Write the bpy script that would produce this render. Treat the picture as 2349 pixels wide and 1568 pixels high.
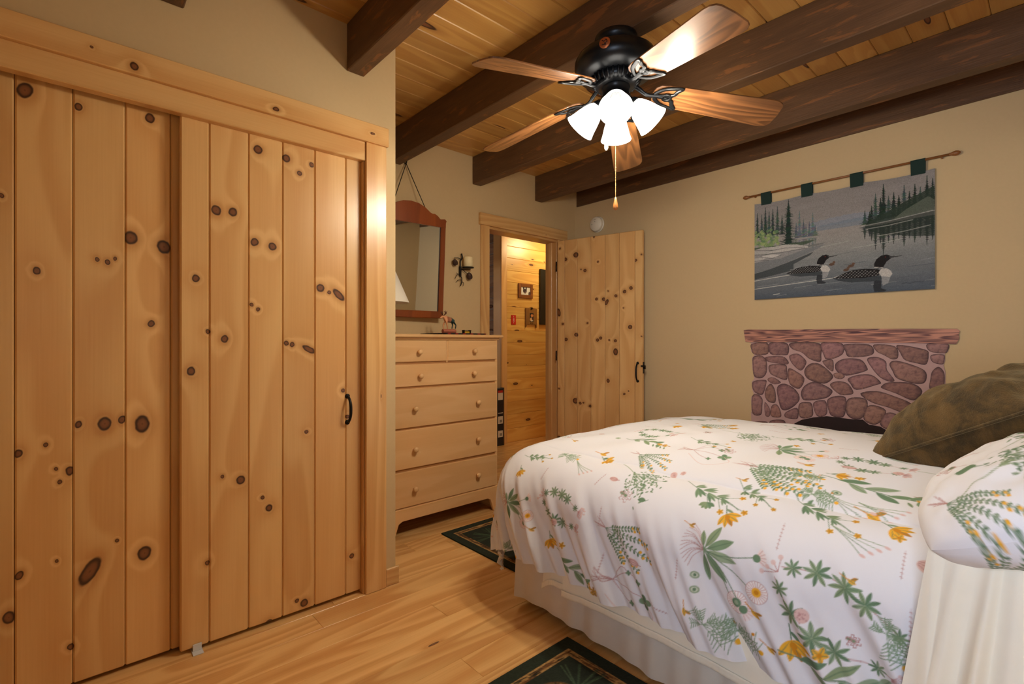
import bpy, bmesh, math, random
import numpy as np
from mathutils import Vector, Matrix

random.seed(4)
rng = np.random.default_rng(4)
for _o in list(bpy.data.objects):
    bpy.data.objects.remove(_o)
SC = bpy.context.scene
COL = SC.collection
PI = math.pi

# ------------------------------------------------------------------ camera
F = 1136.0                       # focal length in pixels of the 2349 x 1568 frame
YAW = math.atan2(0.7445, 0.6678)
EYE = 1.2
cam_data = bpy.data.cameras.new('camera')
cam_data.sensor_width = 36.0
cam_data.lens = 36.0 * F / 2349.0
cam_data.clip_start = 0.02
cam = bpy.data.objects.new('camera', cam_data)
cam.location = (0, 0, EYE)
cam.rotation_euler = (PI / 2, 0, YAW)
COL.objects.link(cam)
SC.camera = cam

# ------------------------------------------------------------------ world, daylight, exposure
SC.view_settings.view_transform = 'Standard'
SC.view_settings.look = 'None'
SC.view_settings.gamma = 1.0
SC.view_settings.use_curve_mapping = False
SC.view_settings.exposure = -0.12
SC.cycles.max_bounces = 7
SC.cycles.diffuse_bounces = 4
SC.cycles.glossy_bounces = 3
world = bpy.data.worlds.new('world')
SC.world = world
world.use_nodes = True
world.node_tree.nodes['Background'].inputs[0].default_value = (0.62, 0.78, 1.0, 1)
world.node_tree.nodes['Background'].inputs[1].default_value = 0.35


def area_light(name, loc, rot, sx, sy, power, color):
    l = bpy.data.lights.new(name, 'AREA')
    l.shape = 'RECTANGLE'
    l.size, l.size_y = sx, sy
    l.energy = power
    l.color = color
    o = bpy.data.objects.new(name, l)
    o.location = loc
    o.rotation_euler = rot
    COL.objects.link(o)
    return o


# daylight just outside the bedroom window, in the wall behind the camera
area_light('window_daylight', (0.30, -0.74, 1.42), (PI / 2, 0, 0), 0.84, 1.12, 54.0, (0.68, 0.81, 1.0))
# daylight in the room across the hall
area_light('far_room_daylight', (-5.6, 2.3, 1.6), (PI / 2, 0, 0), 1.0, 1.2, 5.0, (1.0, 0.93, 0.86))

FAN_W = 14.0      # watts for each of the four bulbs of the ceiling fan
HALL_W = 27.0     # hall ceiling lamp


# ------------------------------------------------------------------ helpers
def lin(r, g, b):
    def f(c):
        c /= 255.0
        return c / 12.92 if c <= 0.04045 else ((c + 0.055) / 1.055) ** 2.4
    return (f(r), f(g), f(b))


def ray(u, v):
    r = (u - 1174.5) / F
    return (-0.7445 + 0.6678 * r, 0.6678 + 0.7445 * r, (784.0 - v) / F)


def on_x(u, v, X):
    a, b, c = ray(u, v)
    d = X / a
    return (X, b * d, EYE + c * d)


def on_y(u, v, Y):
    a, b, c = ray(u, v)
    d = Y / b
    return (a * d, Y, EYE + c * d)


def on_z(u, v, Z):
    a, b, c = ray(u, v)
    d = (Z - EYE) / c
    return (a * d, b * d, Z)


def tag(o, label=None, cat=None, group=None, kind=None):
    if label:
        o['label'] = label
    if cat:
        o['category'] = cat
    if group:
        o['group'] = group
    if kind:
        o['kind'] = kind
    return o


def empty(name, loc, rot=(0, 0, 0), parent=None):
    o = bpy.data.objects.new(name, None)
    o.empty_display_size = 0.05
    COL.objects.link(o)
    o.location = loc
    o.rotation_euler = rot
    if parent:
        o.parent = parent
    return o


def wloc(o):
    return Vector(o.location) + (wloc(o.parent) if o.parent else Vector((0, 0, 0)))


def link(name, me, mat=None, parent=None, loc=(0, 0, 0), rot=(0, 0, 0), smooth=False):
    o = bpy.data.objects.new(name, me)
    COL.objects.link(o)
    if mat is not None:
        me.materials.clear()
        me.materials.append(mat)
    if parent is not None:
        o.parent = parent
    o.location = loc
    o.rotation_euler = rot
    if smooth:
        me.polygons.foreach_set('use_smooth', [True] * len(me.polygons))
    return o


def bm_mesh(bm, name='m'):
    me = bpy.data.meshes.new(name)
    bmesh.ops.recalc_face_normals(bm, faces=bm.faces)
    bm.to_mesh(me)
    bm.free()
    return me


def cbox_mesh(dx, dy, dz, ch=0.0):
    bm = bmesh.new()
    bmesh.ops.create_cube(bm, size=1.0)
    for v in bm.verts:
        v.co = Vector((v.co.x * dx, v.co.y * dy, v.co.z * dz))
    if ch > 0:
        bmesh.ops.bevel(bm, geom=list(bm.edges), offset=ch, segments=1, profile=0.5, affect='EDGES')
    return bm_mesh(bm)


def box(name, x0, x1, y0, y1, z0, z1, mat, parent=None, ch=0.0, smooth=False):
    """Box given in world (or, under a parent, in the parent's local) coordinates, origin in its middle."""
    me = cbox_mesh(abs(x1 - x0), abs(y1 - y0), abs(z1 - z0), ch)
    return link(name, me, mat, parent, ((x0 + x1) / 2, (y0 + y1) / 2, (z0 + z1) / 2))


def wbox(name, x0, x1, y0, y1, z0, z1, mat, parent, ch=0.0):
    """Box in world coordinates under an unrotated parent."""
    o = box(name, x0, x1, y0, y1, z0, z1, mat, parent, ch)
    o.location = Vector(o.location) - wloc(parent)
    return o


def add_box(bm, x0, x1, y0, y1, z0, z1):
    vs = [bm.verts.new(p) for p in ((x0, y0, z0), (x1, y0, z0), (x1, y1, z0), (x0, y1, z0),
                                    (x0, y0, z1), (x1, y0, z1), (x1, y1, z1), (x0, y1, z1))]
    for f in ((0, 3, 2, 1), (4, 5, 6, 7), (0, 1, 5, 4), (1, 2, 6, 5), (2, 3, 7, 6), (3, 0, 4, 7)):
        bm.faces.new([vs[i] for i in f])


def boxes_mesh(lst):
    bm = bmesh.new()
    for b in lst:
        add_box(bm, *b)
    return bm_mesh(bm)


def lathe_mesh(prof, seg=32, cap=True):
    """Turn (radius, z) pairs about the z axis."""
    bm = bmesh.new()
    rings = []
    for r, z in prof:
        if r < 1e-6:
            rings.append([bm.verts.new((0, 0, z))])
        else:
            rings.append([bm.verts.new((r * math.cos(2 * PI * k / seg), r * math.sin(2 * PI * k / seg), z)) for k in range(seg)])
    for a, b in zip(rings, rings[1:]):
        for k in range(seg):
            k2 = (k + 1) % seg
            if len(a) == 1 and len(b) == 1:
                continue
            if len(a) == 1:
                bm.faces.new((a[0], b[k], b[k2]))
            elif len(b) == 1:
                bm.faces.new((a[k], a[k2], b[0]))
            else:
                bm.faces.new((a[k], a[k2], b[k2], b[k]))
    if cap:
        for r in (rings[0], rings[-1]):
            if len(r) > 2:
                bm.faces.new(r)
    return bm_mesh(bm)


def add_tube(bm, pts, rad, seg=8, closed=False, flat=1.0):
    pts = [Vector(p) for p in pts]
    n = len(pts)
    rads = rad if isinstance(rad, (list, tuple)) else [rad] * n
    rings = []
    up = Vector((0, 0, 1))
    t0 = (pts[1] - pts[0]).normalized()
    if abs(t0.dot(up)) > 0.9:
        up = Vector((1, 0, 0))
    nrm = (up - t0 * up.dot(t0)).normalized()
    for i in range(n):
        if closed:
            t = (pts[(i + 1) % n] - pts[i - 1]).normalized()
        else:
            t = (pts[min(i + 1, n - 1)] - pts[max(i - 1, 0)]).normalized()
        nrm = (nrm - t * nrm.dot(t)).normalized()
        bi = t.cross(nrm)
        rings.append([bm.verts.new(pts[i] + (nrm * math.cos(2 * PI * k / seg) * flat + bi * math.sin(2 * PI * k / seg)) * rads[i]) for k in range(seg)])
    m = n if closed else n - 1
    for i in range(m):
        a, b = rings[i], rings[(i + 1) % n]
        for k in range(seg):
            bm.faces.new((a[k], a[(k + 1) % seg], b[(k + 1) % seg], b[k]))
    if not closed:
        bm.faces.new(rings[0])
        bm.faces.new(rings[-1])


def tube_mesh(pts, rad, seg=8, closed=False, flat=1.0):
    bm = bmesh.new()
    add_tube(bm, pts, rad, seg, closed, flat)
    return bm_mesh(bm)


def smooth_path(pts, n=6, closed=False):
    """Catmull-Rom through the points."""
    P = [Vector(p) for p in pts]
    m = len(P)
    out = []
    rngk = range(m) if closed else range(m - 1)
    for i in rngk:
        p0 = P[(i - 1) % m] if closed else P[max(i - 1, 0)]
        p1 = P[i]
        p2 = P[(i + 1) % m]
        p3 = P[(i + 2) % m] if closed else P[min(i + 2, m - 1)]
        for k in range(n):
            t = k / n
            out.append(0.5 * ((2 * p1) + (p2 - p0) * t + (2 * p0 - 5 * p1 + 4 * p2 - p3) * t * t + (3 * p1 - p0 - 3 * p2 + p3) * t ** 3))
    if not closed:
        out.append(P[-1])
    return out


def prism_mesh(poly, h, axis='Z', ch=0.0):
    """Extrude a 2-D polygon by h along the axis; (a, b) are the two other axes in order."""
    bm = bmesh.new()

    def P(a, b, c):
        return {'Z': (a, b, c), 'X': (c, a, b), 'Y': (a, c, b)}[axis]
    lo = [bm.verts.new(P(a, b, 0)) for a, b in poly]
    hi = [bm.verts.new(P(a, b, h)) for a, b in poly]
    bm.faces.new(lo)
    bm.faces.new(hi)
    n = len(poly)
    for i in range(n):
        j = (i + 1) % n
        bm.faces.new((lo[i], lo[j], hi[j], hi[i]))
    if ch > 0:
        bmesh.ops.recalc_face_normals(bm, faces=bm.faces)
        bmesh.ops.bevel(bm, geom=list(bm.edges), offset=ch, segments=1, profile=0.5, affect='EDGES')
    return bm_mesh(bm)


def grid_mesh(name, P, colors=None, wrap=False):
    """Quad mesh from an array [n, m, 3] of points with an optional colour per point."""
    n, m = P.shape[:2]
    me = bpy.data.meshes.new(name)
    idx = np.arange(n * m, dtype=np.int32).reshape(n, m)
    q = np.stack([idx[:-1, :-1], idx[1:, :-1], idx[1:, 1:], idx[:-1, 1:]], -1).reshape(-1, 4)
    me.vertices.add(n * m)
    me.vertices.foreach_set('co', P.astype(np.float32).ravel())
    me.loops.add(q.size)
    me.loops.foreach_set('vertex_index', q.ravel())
    me.polygons.add(len(q))
    me.polygons.foreach_set('loop_start', np.arange(0, q.size, 4, dtype=np.int32))
    me.polygons.foreach_set('loop_total', np.full(len(q), 4, dtype=np.int32))
    me.polygons.foreach_set('use_smooth', np.ones(len(q), dtype=bool))
    me.update(calc_edges=True)
    if colors is not None:
        at = me.color_attributes.new('print', 'FLOAT_COLOR', 'POINT')
        c = np.ones((n * m, 4), dtype=np.float32)
        c[:, :3] = colors.reshape(-1, 3)
        at.data.foreach_set('color', c.ravel())
    me.validate()
    return me


def slab_mesh(name, P, colors, off, coarse=6):
    """Cloth with thickness: the fine printed face, a rim, and a coarse back face shifted by off."""
    off = np.broadcast_to(np.asarray(off, float), P.shape)
    Q = P + off
    ii = sorted(set(list(range(0, P.shape[0], coarse)) + [P.shape[0] - 1]))
    jj = sorted(set(list(range(0, P.shape[1], coarse)) + [P.shape[1] - 1]))
    B, BC = Q[np.ix_(ii, jj)], colors[np.ix_(ii, jj)]
    ring = lambda A: np.concatenate([A[:, 0], A[-1, 1:], A[-2::-1, -1], A[0, -2::-1]])
    parts = [(P, colors), (B[::-1], BC[::-1]), (np.stack([ring(Q), ring(P)], 1), np.stack([ring(colors)] * 2, 1))]
    vs, qs, cs, n0 = [], [], [], 0
    for A, C in parts:
        n, m = A.shape[:2]
        idx = np.arange(n * m, dtype=np.int32).reshape(n, m) + n0
        qs.append(np.stack([idx[:-1, :-1], idx[1:, :-1], idx[1:, 1:], idx[:-1, 1:]], -1).reshape(-1, 4))
        vs.append(A.reshape(-1, 3))
        cs.append(C.reshape(-1, 3))
        n0 += n * m
    V, Qd, Cc = np.concatenate(vs), np.concatenate(qs), np.concatenate(cs)
    me = bpy.data.meshes.new(name)
    me.vertices.add(len(V))
    me.vertices.foreach_set('co', V.astype(np.float32).ravel())
    me.loops.add(Qd.size)
    me.loops.foreach_set('vertex_index', Qd.ravel())
    me.polygons.add(len(Qd))
    me.polygons.foreach_set('loop_start', np.arange(0, Qd.size, 4, dtype=np.int32))
    me.polygons.foreach_set('loop_total', np.full(len(Qd), 4, dtype=np.int32))
    me.polygons.foreach_set('use_smooth', np.ones(len(Qd), dtype=bool))
    me.update(calc_edges=True)
    at = me.color_attributes.new('print', 'FLOAT_COLOR', 'POINT')
    c = np.ones((len(V), 4), dtype=np.float32)
    c[:, :3] = Cc
    at.data.foreach_set('color', c.ravel())
    return me


# ------------------------------------------------------------------ materials
class NT:
    def __init__(self, name):
        self.mat = bpy.data.materials.new(name)
        self.mat.use_nodes = True
        self.t = self.mat.node_tree
        self.b = self.t.nodes['Principled BSDF']

    def n(self, typ, **kw):
        nd = self.t.nodes.new(typ)
        for k, v in kw.items():
            setattr(nd, k, v)
        return nd

    def put(self, sock, val):
        if val is None:
            return
        if hasattr(val, 'is_output') or hasattr(val, 'links'):
            self.t.links.new(val, sock)
        else:
            if sock.type == 'RGBA' and len(val) == 3:
                val = (*val, 1.0)
            sock.default_value = val

    def math(self, op, a, b=None, c=None, clamp=False):
        nd = self.n('ShaderNodeMath', operation=op, use_clamp=clamp)
        for s, v in zip(nd.inputs, (a, b, c)):
            self.put(s, v)
        return nd.outputs[0]

    def mix(self, fac, a, b, blend='MIX'):
        nd = self.n('ShaderNodeMix', data_type='RGBA', blend_type=blend)
        nd.clamp_factor = True
        self.put(nd.inputs[0], fac)
        self.put(nd.inputs[6], a)
        self.put(nd.inputs[7], b)
        return nd.outputs[2]

    def noise(self, vec, scale=5.0, detail=2.0, rough=0.5, dist=0.0):
        nd = self.n('ShaderNodeTexNoise')
        self.put(nd.inputs['Vector'], vec)
        nd.inputs['Scale'].default_value = scale
        nd.inputs['Detail'].default_value = detail
        nd.inputs['Roughness'].default_value = rough
        nd.inputs['Distortion'].default_value = dist
        return nd.outputs[0]

    def comb(self, x, y, z=0.0):
        nd = self.n('ShaderNodeCombineXYZ')
        for s, v in zip(nd.inputs, (x, y, z)):
            self.put(s, v)
        return nd.outputs[0]

    def ramp(self, fac, stops, interp='LINEAR'):
        nd = self.n('ShaderNodeValToRGB')
        cr = nd.color_ramp
        cr.interpolation = interp
        while len(cr.elements) < len(stops):
            cr.elements.new(0.5)
        for e, (p, c) in zip(cr.elements, stops):
            e.position = p
            e.color = (*c, 1) if not isinstance(c, float) else (c, c, c, 1)
        self.put(nd.inputs[0], fac)
        return nd.outputs[0]

    def mapr(self, v, a, b, c=0.0, d=1.0):
        nd = self.n('ShaderNodeMapRange', interpolation_type='SMOOTHSTEP')
        self.put(nd.inputs[0], v)
        for i, x in enumerate((a, b, c, d)):
            nd.inputs[i + 1].default_value = x
        return nd.outputs[0]

    def bump(self, h, strength=0.2, dist=0.002):
        nd = self.n('ShaderNodeBump')
        nd.inputs['Strength'].default_value = strength
        nd.inputs['Distance'].default_value = dist
        self.put(nd.inputs['Height'], h)
        self.t.links.new(nd.outputs[0], self.b.inputs['Normal'])

    def out(self, color=None, rough=0.5, metal=0.0, spec=None, coat=None, sheen=None, trans=None):
        self.put(self.b.inputs['Base Color'], color)
        self.put(self.b.inputs['Roughness'], rough)
        self.put(self.b.inputs['Metallic'], metal)
        if spec is not None:
            self.b.inputs['Specular IOR Level'].default_value = spec
        if coat is not None:
            self.b.inputs['Coat Weight'].default_value = coat
            self.b.inputs['Coat Roughness'].default_value = 0.25
        if sheen is not None:
            self.b.inputs['Sheen Weight'].default_value = sheen
        return self.mat


def plain(name, rgb, rough=0.5, metal=0.0, var=0.08, scale=30.0, coat=None, spec=None, sheen=None, bump=0.0):
    m = NT(name)
    tc = m.n('ShaderNodeTexCoord').outputs['Object']
    nz = m.noise(tc, scale, 3.0)
    dark = tuple(c * (1 - var) for c in rgb)
    lite = tuple(min(1, c * (1 + var)) for c in rgb)
    col = m.mix(nz, dark, lite)
    if bump:
        m.bump(nz, bump, 0.002)
    return m.out(col, rough, metal, spec, coat, sheen)


def wood(name, along='Z', across='Y', light=(0.6, 0.4, 0.2), dark=(0.4, 0.2, 0.08), knots=None, vor=None,
         rings=9.0, ring_amt=0.45, rough=0.38, coat=0.15, tone=0.18, sa=5.0, sl=0.5, fibre=0.22, bump=0.0,
         knot_dark=(0.055, 0.02, 0.01), knot_mid=(0.20, 0.075, 0.028), halo=0.42):
    """Sawn wood: rings as the contour lines of a stretched noise that closes around the knots."""
    m = NT(name)
    sep = m.n('ShaderNodeSeparateXYZ')
    m.put(sep.inputs[0], m.n('ShaderNodeTexCoord').outputs['Object'])
    a, l = sep.outputs[across], sep.outputs[along]
    rnd = m.n('ShaderNodeObjectInfo').outputs['Random']
    off = m.math('MULTIPLY', rnd, 57.0)
    vec = m.comb(a, l)
    # distance to the nearest knot in knot radii
    D = None
    if knots:
        wob = m.n('ShaderNodeTexNoise')
        wob.inputs['Scale'].default_value = 45.0
        wob.inputs['Detail'].default_value = 1.0
        m.put(wob.inputs['Vector'], vec)
        jit = m.n('ShaderNodeVectorMath', operation='MULTIPLY_ADD')
        m.put(jit.inputs[0], wob.outputs[1])
        jit.inputs[1].default_value = (0.006, 0.006, 0)
        m.put(jit.inputs[2], vec)
        for ka, kl, ra, rl, rot in knots:
            mp = m.n('ShaderNodeMapping', vector_type='TEXTURE')
            m.put(mp.inputs['Vector'], jit.outputs[0])
            mp.inputs['Location'].default_value = (ka + 0.003, kl + 0.003, 0)
            mp.inputs['Rotation'].default_value = (0, 0, rot)
            mp.inputs['Scale'].default_value = (ra, rl, 1)
            ln = m.n('ShaderNodeVectorMath', operation='LENGTH')
            m.put(ln.inputs[0], mp.outputs[0])
            D = ln.outputs['Value'] if D is None else m.math('MINIMUM', D, ln.outputs['Value'])
    elif vor:
        va, vl, th, k = vor
        vo = m.n('ShaderNodeTexVoronoi', voronoi_dimensions='2D')
        m.put(vo.inputs['Vector'], m.comb(m.math('MULTIPLY_ADD', a, va, off), m.math('MULTIPLY_ADD', l, vl, off)))
        vo.inputs['Scale'].default_value = 1.0
        sc = m.n('ShaderNodeSeparateColor')
        m.put(sc.inputs[0], vo.outputs['Color'])
        r = m.math('MAXIMUM', m.math('MULTIPLY', m.math('SUBTRACT', sc.outputs[0], th), k), 0.0005)
        D = m.math('DIVIDE', vo.outputs['Distance'], r)
        D = m.math('ADD', D, m.math('MULTIPLY', m.math('LESS_THAN', sc.outputs[0], th), 50.0))
    gv = m.comb(m.math('MULTIPLY_ADD', a, sa, off), m.math('MULTIPLY_ADD', l, sl, off), off)
    f = m.math('MULTIPLY', m.noise(gv, 1.0, 1.5, 0.4), rings)
    if D is not None:
        g = m.math('EXPONENT', m.math('MULTIPLY', D, -0.55))
        f = m.math('MULTIPLY_ADD', g, 2.0, f)
    ring = m.math('FRACT', f)
    ring = m.math('MULTIPLY', m.mapr(ring, 0.0, 0.72), m.mapr(ring, 1.0, 0.80))
    fv = m.comb(m.math('MULTIPLY_ADD', a, 150.0, off), m.math('MULTIPLY_ADD', l, 3.0, off))
    fb = m.noise(fv, 1.0, 1.5, 0.6)
    fac = m.math('ADD', m.math('MULTIPLY', ring, ring_amt), m.math('MULTIPLY', m.math('SUBTRACT', fb, 0.5), fibre * 2))
    lv = m.comb(m.math('MULTIPLY_ADD', a, 3.0, off), m.math('MULTIPLY_ADD', l, 0.8, off), 3.3)
    fac = m.math('ADD', fac, m.math('MULTIPLY', m.noise(lv, 1.0, 1.0), 0.35))
    col = m.mix(m.math('SUBTRACT', fac, 0.12, clamp=True), light, dark)
    tv = m.math('MULTIPLY_ADD', m.math('SUBTRACT', rnd, 0.5), tone * 2, 1.0)
    hs = m.n('ShaderNodeHueSaturation')
    m.put(hs.inputs['Color'], col)
    m.put(hs.inputs['Value'], tv)
    col = hs.outputs[0]
    if D is not None:
        hal = m.mapr(D, 0.9, 2.6, halo, 0.0)
        col = m.mix(hal, col, tuple(0.75 * x + 0.25 * y for x, y in zip(dark, knot_mid)), 'MIX')
        kc = m.ramp(m.math('MULTIPLY', D, 0.7), [(0.0, tuple(c * 0.75 for c in knot_mid)), (0.15, tuple(c * 1.2 for c in knot_mid)), (0.40, knot_mid), (0.58, knot_dark), (0.70, knot_dark), (0.82, knot_mid)])
        col = m.mix(m.mapr(D, 0.92, 1.22, 1.0, 0.0), col, kc)
    if bump:
        m.bump(fb, bump, 0.001)
    return m.out(col, rough, 0.0, None, coat)


def printed(name, rough=0.85, weave=900.0, amt=0.12, sheen=None, bump=0.25):
    """Cloth whose dyed pattern is stored with the cloth; the nodes add the weave."""
    m = NT(name)
    at = m.n('ShaderNodeAttribute', attribute_name='print')
    tc = m.n('ShaderNodeTexCoord').outputs['Object']
    nz = m.noise(tc, weave, 1.0)
    col = m.mix(m.math('MULTIPLY', nz, amt), at.outputs['Color'], (0.02, 0.02, 0.02))
    m.bump(nz, bump, 0.0006)
    return m.out(col, rough, 0.0, 0.3, None, sheen)


PINE_L, PINE_D = lin(230, 186, 124), lin(196, 132, 66)
M = {}
M['wall'] = plain('wall_paint', lin(208, 182, 139), 0.75, var=0.03, scale=60.0, bump=0.05, spec=0.25)
M['trim_z'] = wood('pine_trim_upright', 'Z', 'Y', PINE_L, PINE_D, vor=(5, 1.2, 0.75, 0.12), rough=0.3, coat=0.25)
M['trim_y'] = wood('pine_trim_level', 'Y', 'Z', PINE_L, PINE_D, vor=(5, 1.6, 0.6, 0.2), rough=0.3, coat=0.25)
M['trim_x'] = wood('pine_trim_across', 'X', 'Z', PINE_L, PINE_D, rough=0.3, coat=0.25)
M['ceil'] = wood('ceiling_pine', 'Y', 'X', lin(206, 158, 88), lin(172, 116, 52), vor=(7, 1.6, 0.62, 0.34), rough=0.35, coat=0.2, tone=0.1, rings=7)
M['floor'] = wood('floor_pine', 'Y', 'X', lin(236, 192, 126), lin(200, 136, 70), vor=(4, 0.9, 0.9, 0.25), rough=0.28, coat=0.3, tone=0.09, rings=11, ring_amt=0.6)
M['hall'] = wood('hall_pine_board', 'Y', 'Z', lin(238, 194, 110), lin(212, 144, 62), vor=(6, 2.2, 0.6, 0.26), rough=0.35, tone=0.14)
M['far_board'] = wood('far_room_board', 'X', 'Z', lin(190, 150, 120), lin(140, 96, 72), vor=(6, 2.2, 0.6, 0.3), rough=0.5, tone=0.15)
M['birch_y'] = wood('birch_level', 'Y', 'Z', lin(232, 188, 134), lin(212, 158, 98), rings=4, ring_amt=0.3, sa=9, sl=1.0, tone=0.06, fibre=0.14, rough=0.33, coat=0.2)
M['birch_z'] = wood('birch_upright', 'Z', 'Y', lin(232, 188, 134), lin(212, 158, 98), rings=4, ring_amt=0.3, tone=0.06, fibre=0.14, rough=0.33, coat=0.2)
M['dark_gap'] = plain('shadow_gap_wood', lin(96, 58, 28), 0.8)
M['black_iron'] = plain('black_iron', lin(26, 24, 23), 0.42, 0.6, bump=0.1, scale=200)
M['cherry'] = wood('cherry_frame', 'Z', 'Y', lin(142, 70, 24), lin(98, 40, 13), rings=5, tone=0.04, rough=0.3, coat=0.3)
M['white_plastic'] = plain('white_plastic', lin(242, 232, 212), 0.4, var=0.02)
M['candle'] = plain('cream_wax', lin(240, 222, 176), 0.5, var=0.03)
M['fan_black'] = plain('fan_dark_bronze', lin(22, 24, 27), 0.33, 0.5, var=0.1)
M['copper'] = plain('copper_badge', lin(170, 98, 58), 0.35, 0.7)
M['brass'] = plain('brass_chain', lin(190, 160, 110), 0.3, 0.9)
M['oak_pull'] = plain('oak_pull', lin(170, 108, 52), 0.4)
M['blade'] = wood('fan_blade_oak', 'X', 'Y', lin(134, 88, 50), lin(84, 52, 28), rings=14, ring_amt=0.75, sa=9, sl=1.2, tone=0.03, rough=0.3, coat=0.35, fibre=0.3)


def beam_mat():
    m = NT('beam_dark_stain')
    sep = m.n('ShaderNodeSeparateXYZ')
    m.put(sep.inputs[0], m.n('ShaderNodeTexCoord').outputs['Object'])
    rnd = m.math('MULTIPLY', m.n('ShaderNodeObjectInfo').outputs['Random'], 71.0)
    x, y, z = sep.outputs
    v1 = m.comb(m.math('MULTIPLY_ADD', x, 3.0, rnd), m.math('MULTIPLY', y, 26.0), m.math('MULTIPLY_ADD', z, 26.0, rnd))
    n1 = m.noise(v1, 1.0, 4.0, 0.6)
    v2 = m.comb(m.math('MULTIPLY_ADD', x, 3.6, rnd), m.math('MULTIPLY', y, 16.0), m.math('MULTIPLY_ADD', z, 26.0, rnd))
    n2 = m.noise(v2, 1.0, 6.0, 0.62, 0.4)
    v3 = m.comb(m.math('MULTIPLY_ADD', x, 9.0, rnd), m.math('MULTIPLY', y, 190.0), m.math('MULTIPLY', z, 190.0))
    n3 = m.noise(v3, 1.0, 2.0)
    base = m.mix(n1, lin(74, 51, 33), lin(126, 90, 58))
    base = m.mix(m.math('MULTIPLY', n3, 0.5), base, lin(50, 32, 19))
    col = m.mix(m.mapr(n2, 0.58, 0.63, 0.0, 0.7), base, lin(136, 88, 48))
    m.bump(m.math('ADD', n3, m.math('MULTIPLY', n2, 2.0)), 0.25, 0.004)
    return m.out(col, 0.5, 0.0, 0.4)


M['beam'] = beam_mat()


def glow_mat(name, rgb, strength):
    m = NT(name)
    tc = m.n('ShaderNodeTexCoord').outputs['Object']
    nz = m.noise(tc, 30.0, 1.0)
    m.b.inputs['Emission Strength'].default_value = strength
    m.put(m.b.inputs['Emission Color'], m.mix(nz, tuple(c * 0.96 for c in rgb), rgb))
    return m.out((0.85, 0.85, 0.82), 0.4)


M['lit_glass'] = glow_mat('lit_frosted_glass', (1.0, 0.93, 0.82), 9.0)
M['bulb'] = glow_mat('lit_bulb', (1.0, 0.92, 0.8), 30.0)
M['bulb'].cycles.emission_sampling = 'NONE'


def glass_mat():
    m = NT('window_glass')
    t = m.n('ShaderNodeBsdfTransparent')
    g = m.n('ShaderNodeBsdfGlossy')
    g.inputs['Roughness'].default_value = 0.02
    fr = m.n('ShaderNodeFresnel')
    mx = m.n('ShaderNodeMixShader')
    m.t.links.new(fr.outputs[0], mx.inputs[0])
    m.t.links.new(t.outputs[0], mx.inputs[1])
    m.t.links.new(g.outputs[0], mx.inputs[2])
    m.t.links.new(mx.outputs[0], m.t.nodes['Material Output'].inputs[0])
    return m.mat


M['glass'] = glass_mat()
_m = NT('mirror_silver')
M['mirror'] = _m.out((0.82, 0.84, 0.80), 0.015, 1.0)
M['pane'] = plain('clear_plastic', (0.7, 0.7, 0.7), 0.2, var=0.02)

# ================================================================== the room
CEIL = 2.68
XL, XA, XR = -2.23, -3.16, 0.80      # closet wall, alcove wall, right wall
YB, YC, YF = -0.62, 1.218, 3.65      # back wall, closet corner, far wall
HX = -4.42                           # hall wall


def struct(name, me, mat, label, cat='wall', loc=(0, 0, 0)):
    o = link(name, me, mat, None, loc)
    return tag(o, label, cat, kind='structure')


# ---- floor: slab and planks laid along the closet wall
fl = struct('floor', boxes_mesh([(-7.2, XR + 0.1, YB - 0.1, 6.0, -0.12, -0.014)]), M['dark_gap'],
            'light pine plank floor running through bedroom and hall', 'floor')
PW = 0.137
row = 0
x = XR
while x > -5.6:
    xa = x - PW
    if x <= XA + 0.02:
        ya, yb = 1.3, 5.4
    elif x <= XL - 0.1:
        ya, yb = YC - 0.02, YF
    else:
        ya, yb = YB, YF
    y = ya - random.uniform(0.1, 1.5)
    while y < yb:
        ln = random.uniform(1.3, 2.4)
        if row == 16 and y < 1.1 < y + ln:
            ln = 1.11 - y
        y0, y1 = max(y, ya), min(y + ln, yb)
        if y1 - y0 > 0.05:
            link('plank', cbox_mesh(PW - 0.0008, y1 - y0 - 0.001, 0.014, 0.0009), M['floor'], fl, ((x + xa) / 2, (y0 + y1) / 2, -0.007))
        y += ln
    x = xa
    row += 1

# ---- ceiling
ce = struct('ceiling', boxes_mesh([(-7.2, XR + 0.15, YB - 0.15, 6.1, CEIL + 0.02, CEIL + 0.12)]), M['dark_gap'],
            'honey pine board ceiling above the dark beams', 'ceiling')
x = XR + 0.1
k = 0
while x > XA - 0.05:
    ya = YB if x > XL else YC - 0.1
    link('plank', cbox_mesh(0.1385, YF + 0.05 - ya, 0.02, 0.0035), M['ceil'], ce, (x - 0.07, (YF + 0.05 + ya) / 2, CEIL + 0.0098))
    x -= 0.14
    k += 1

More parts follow.
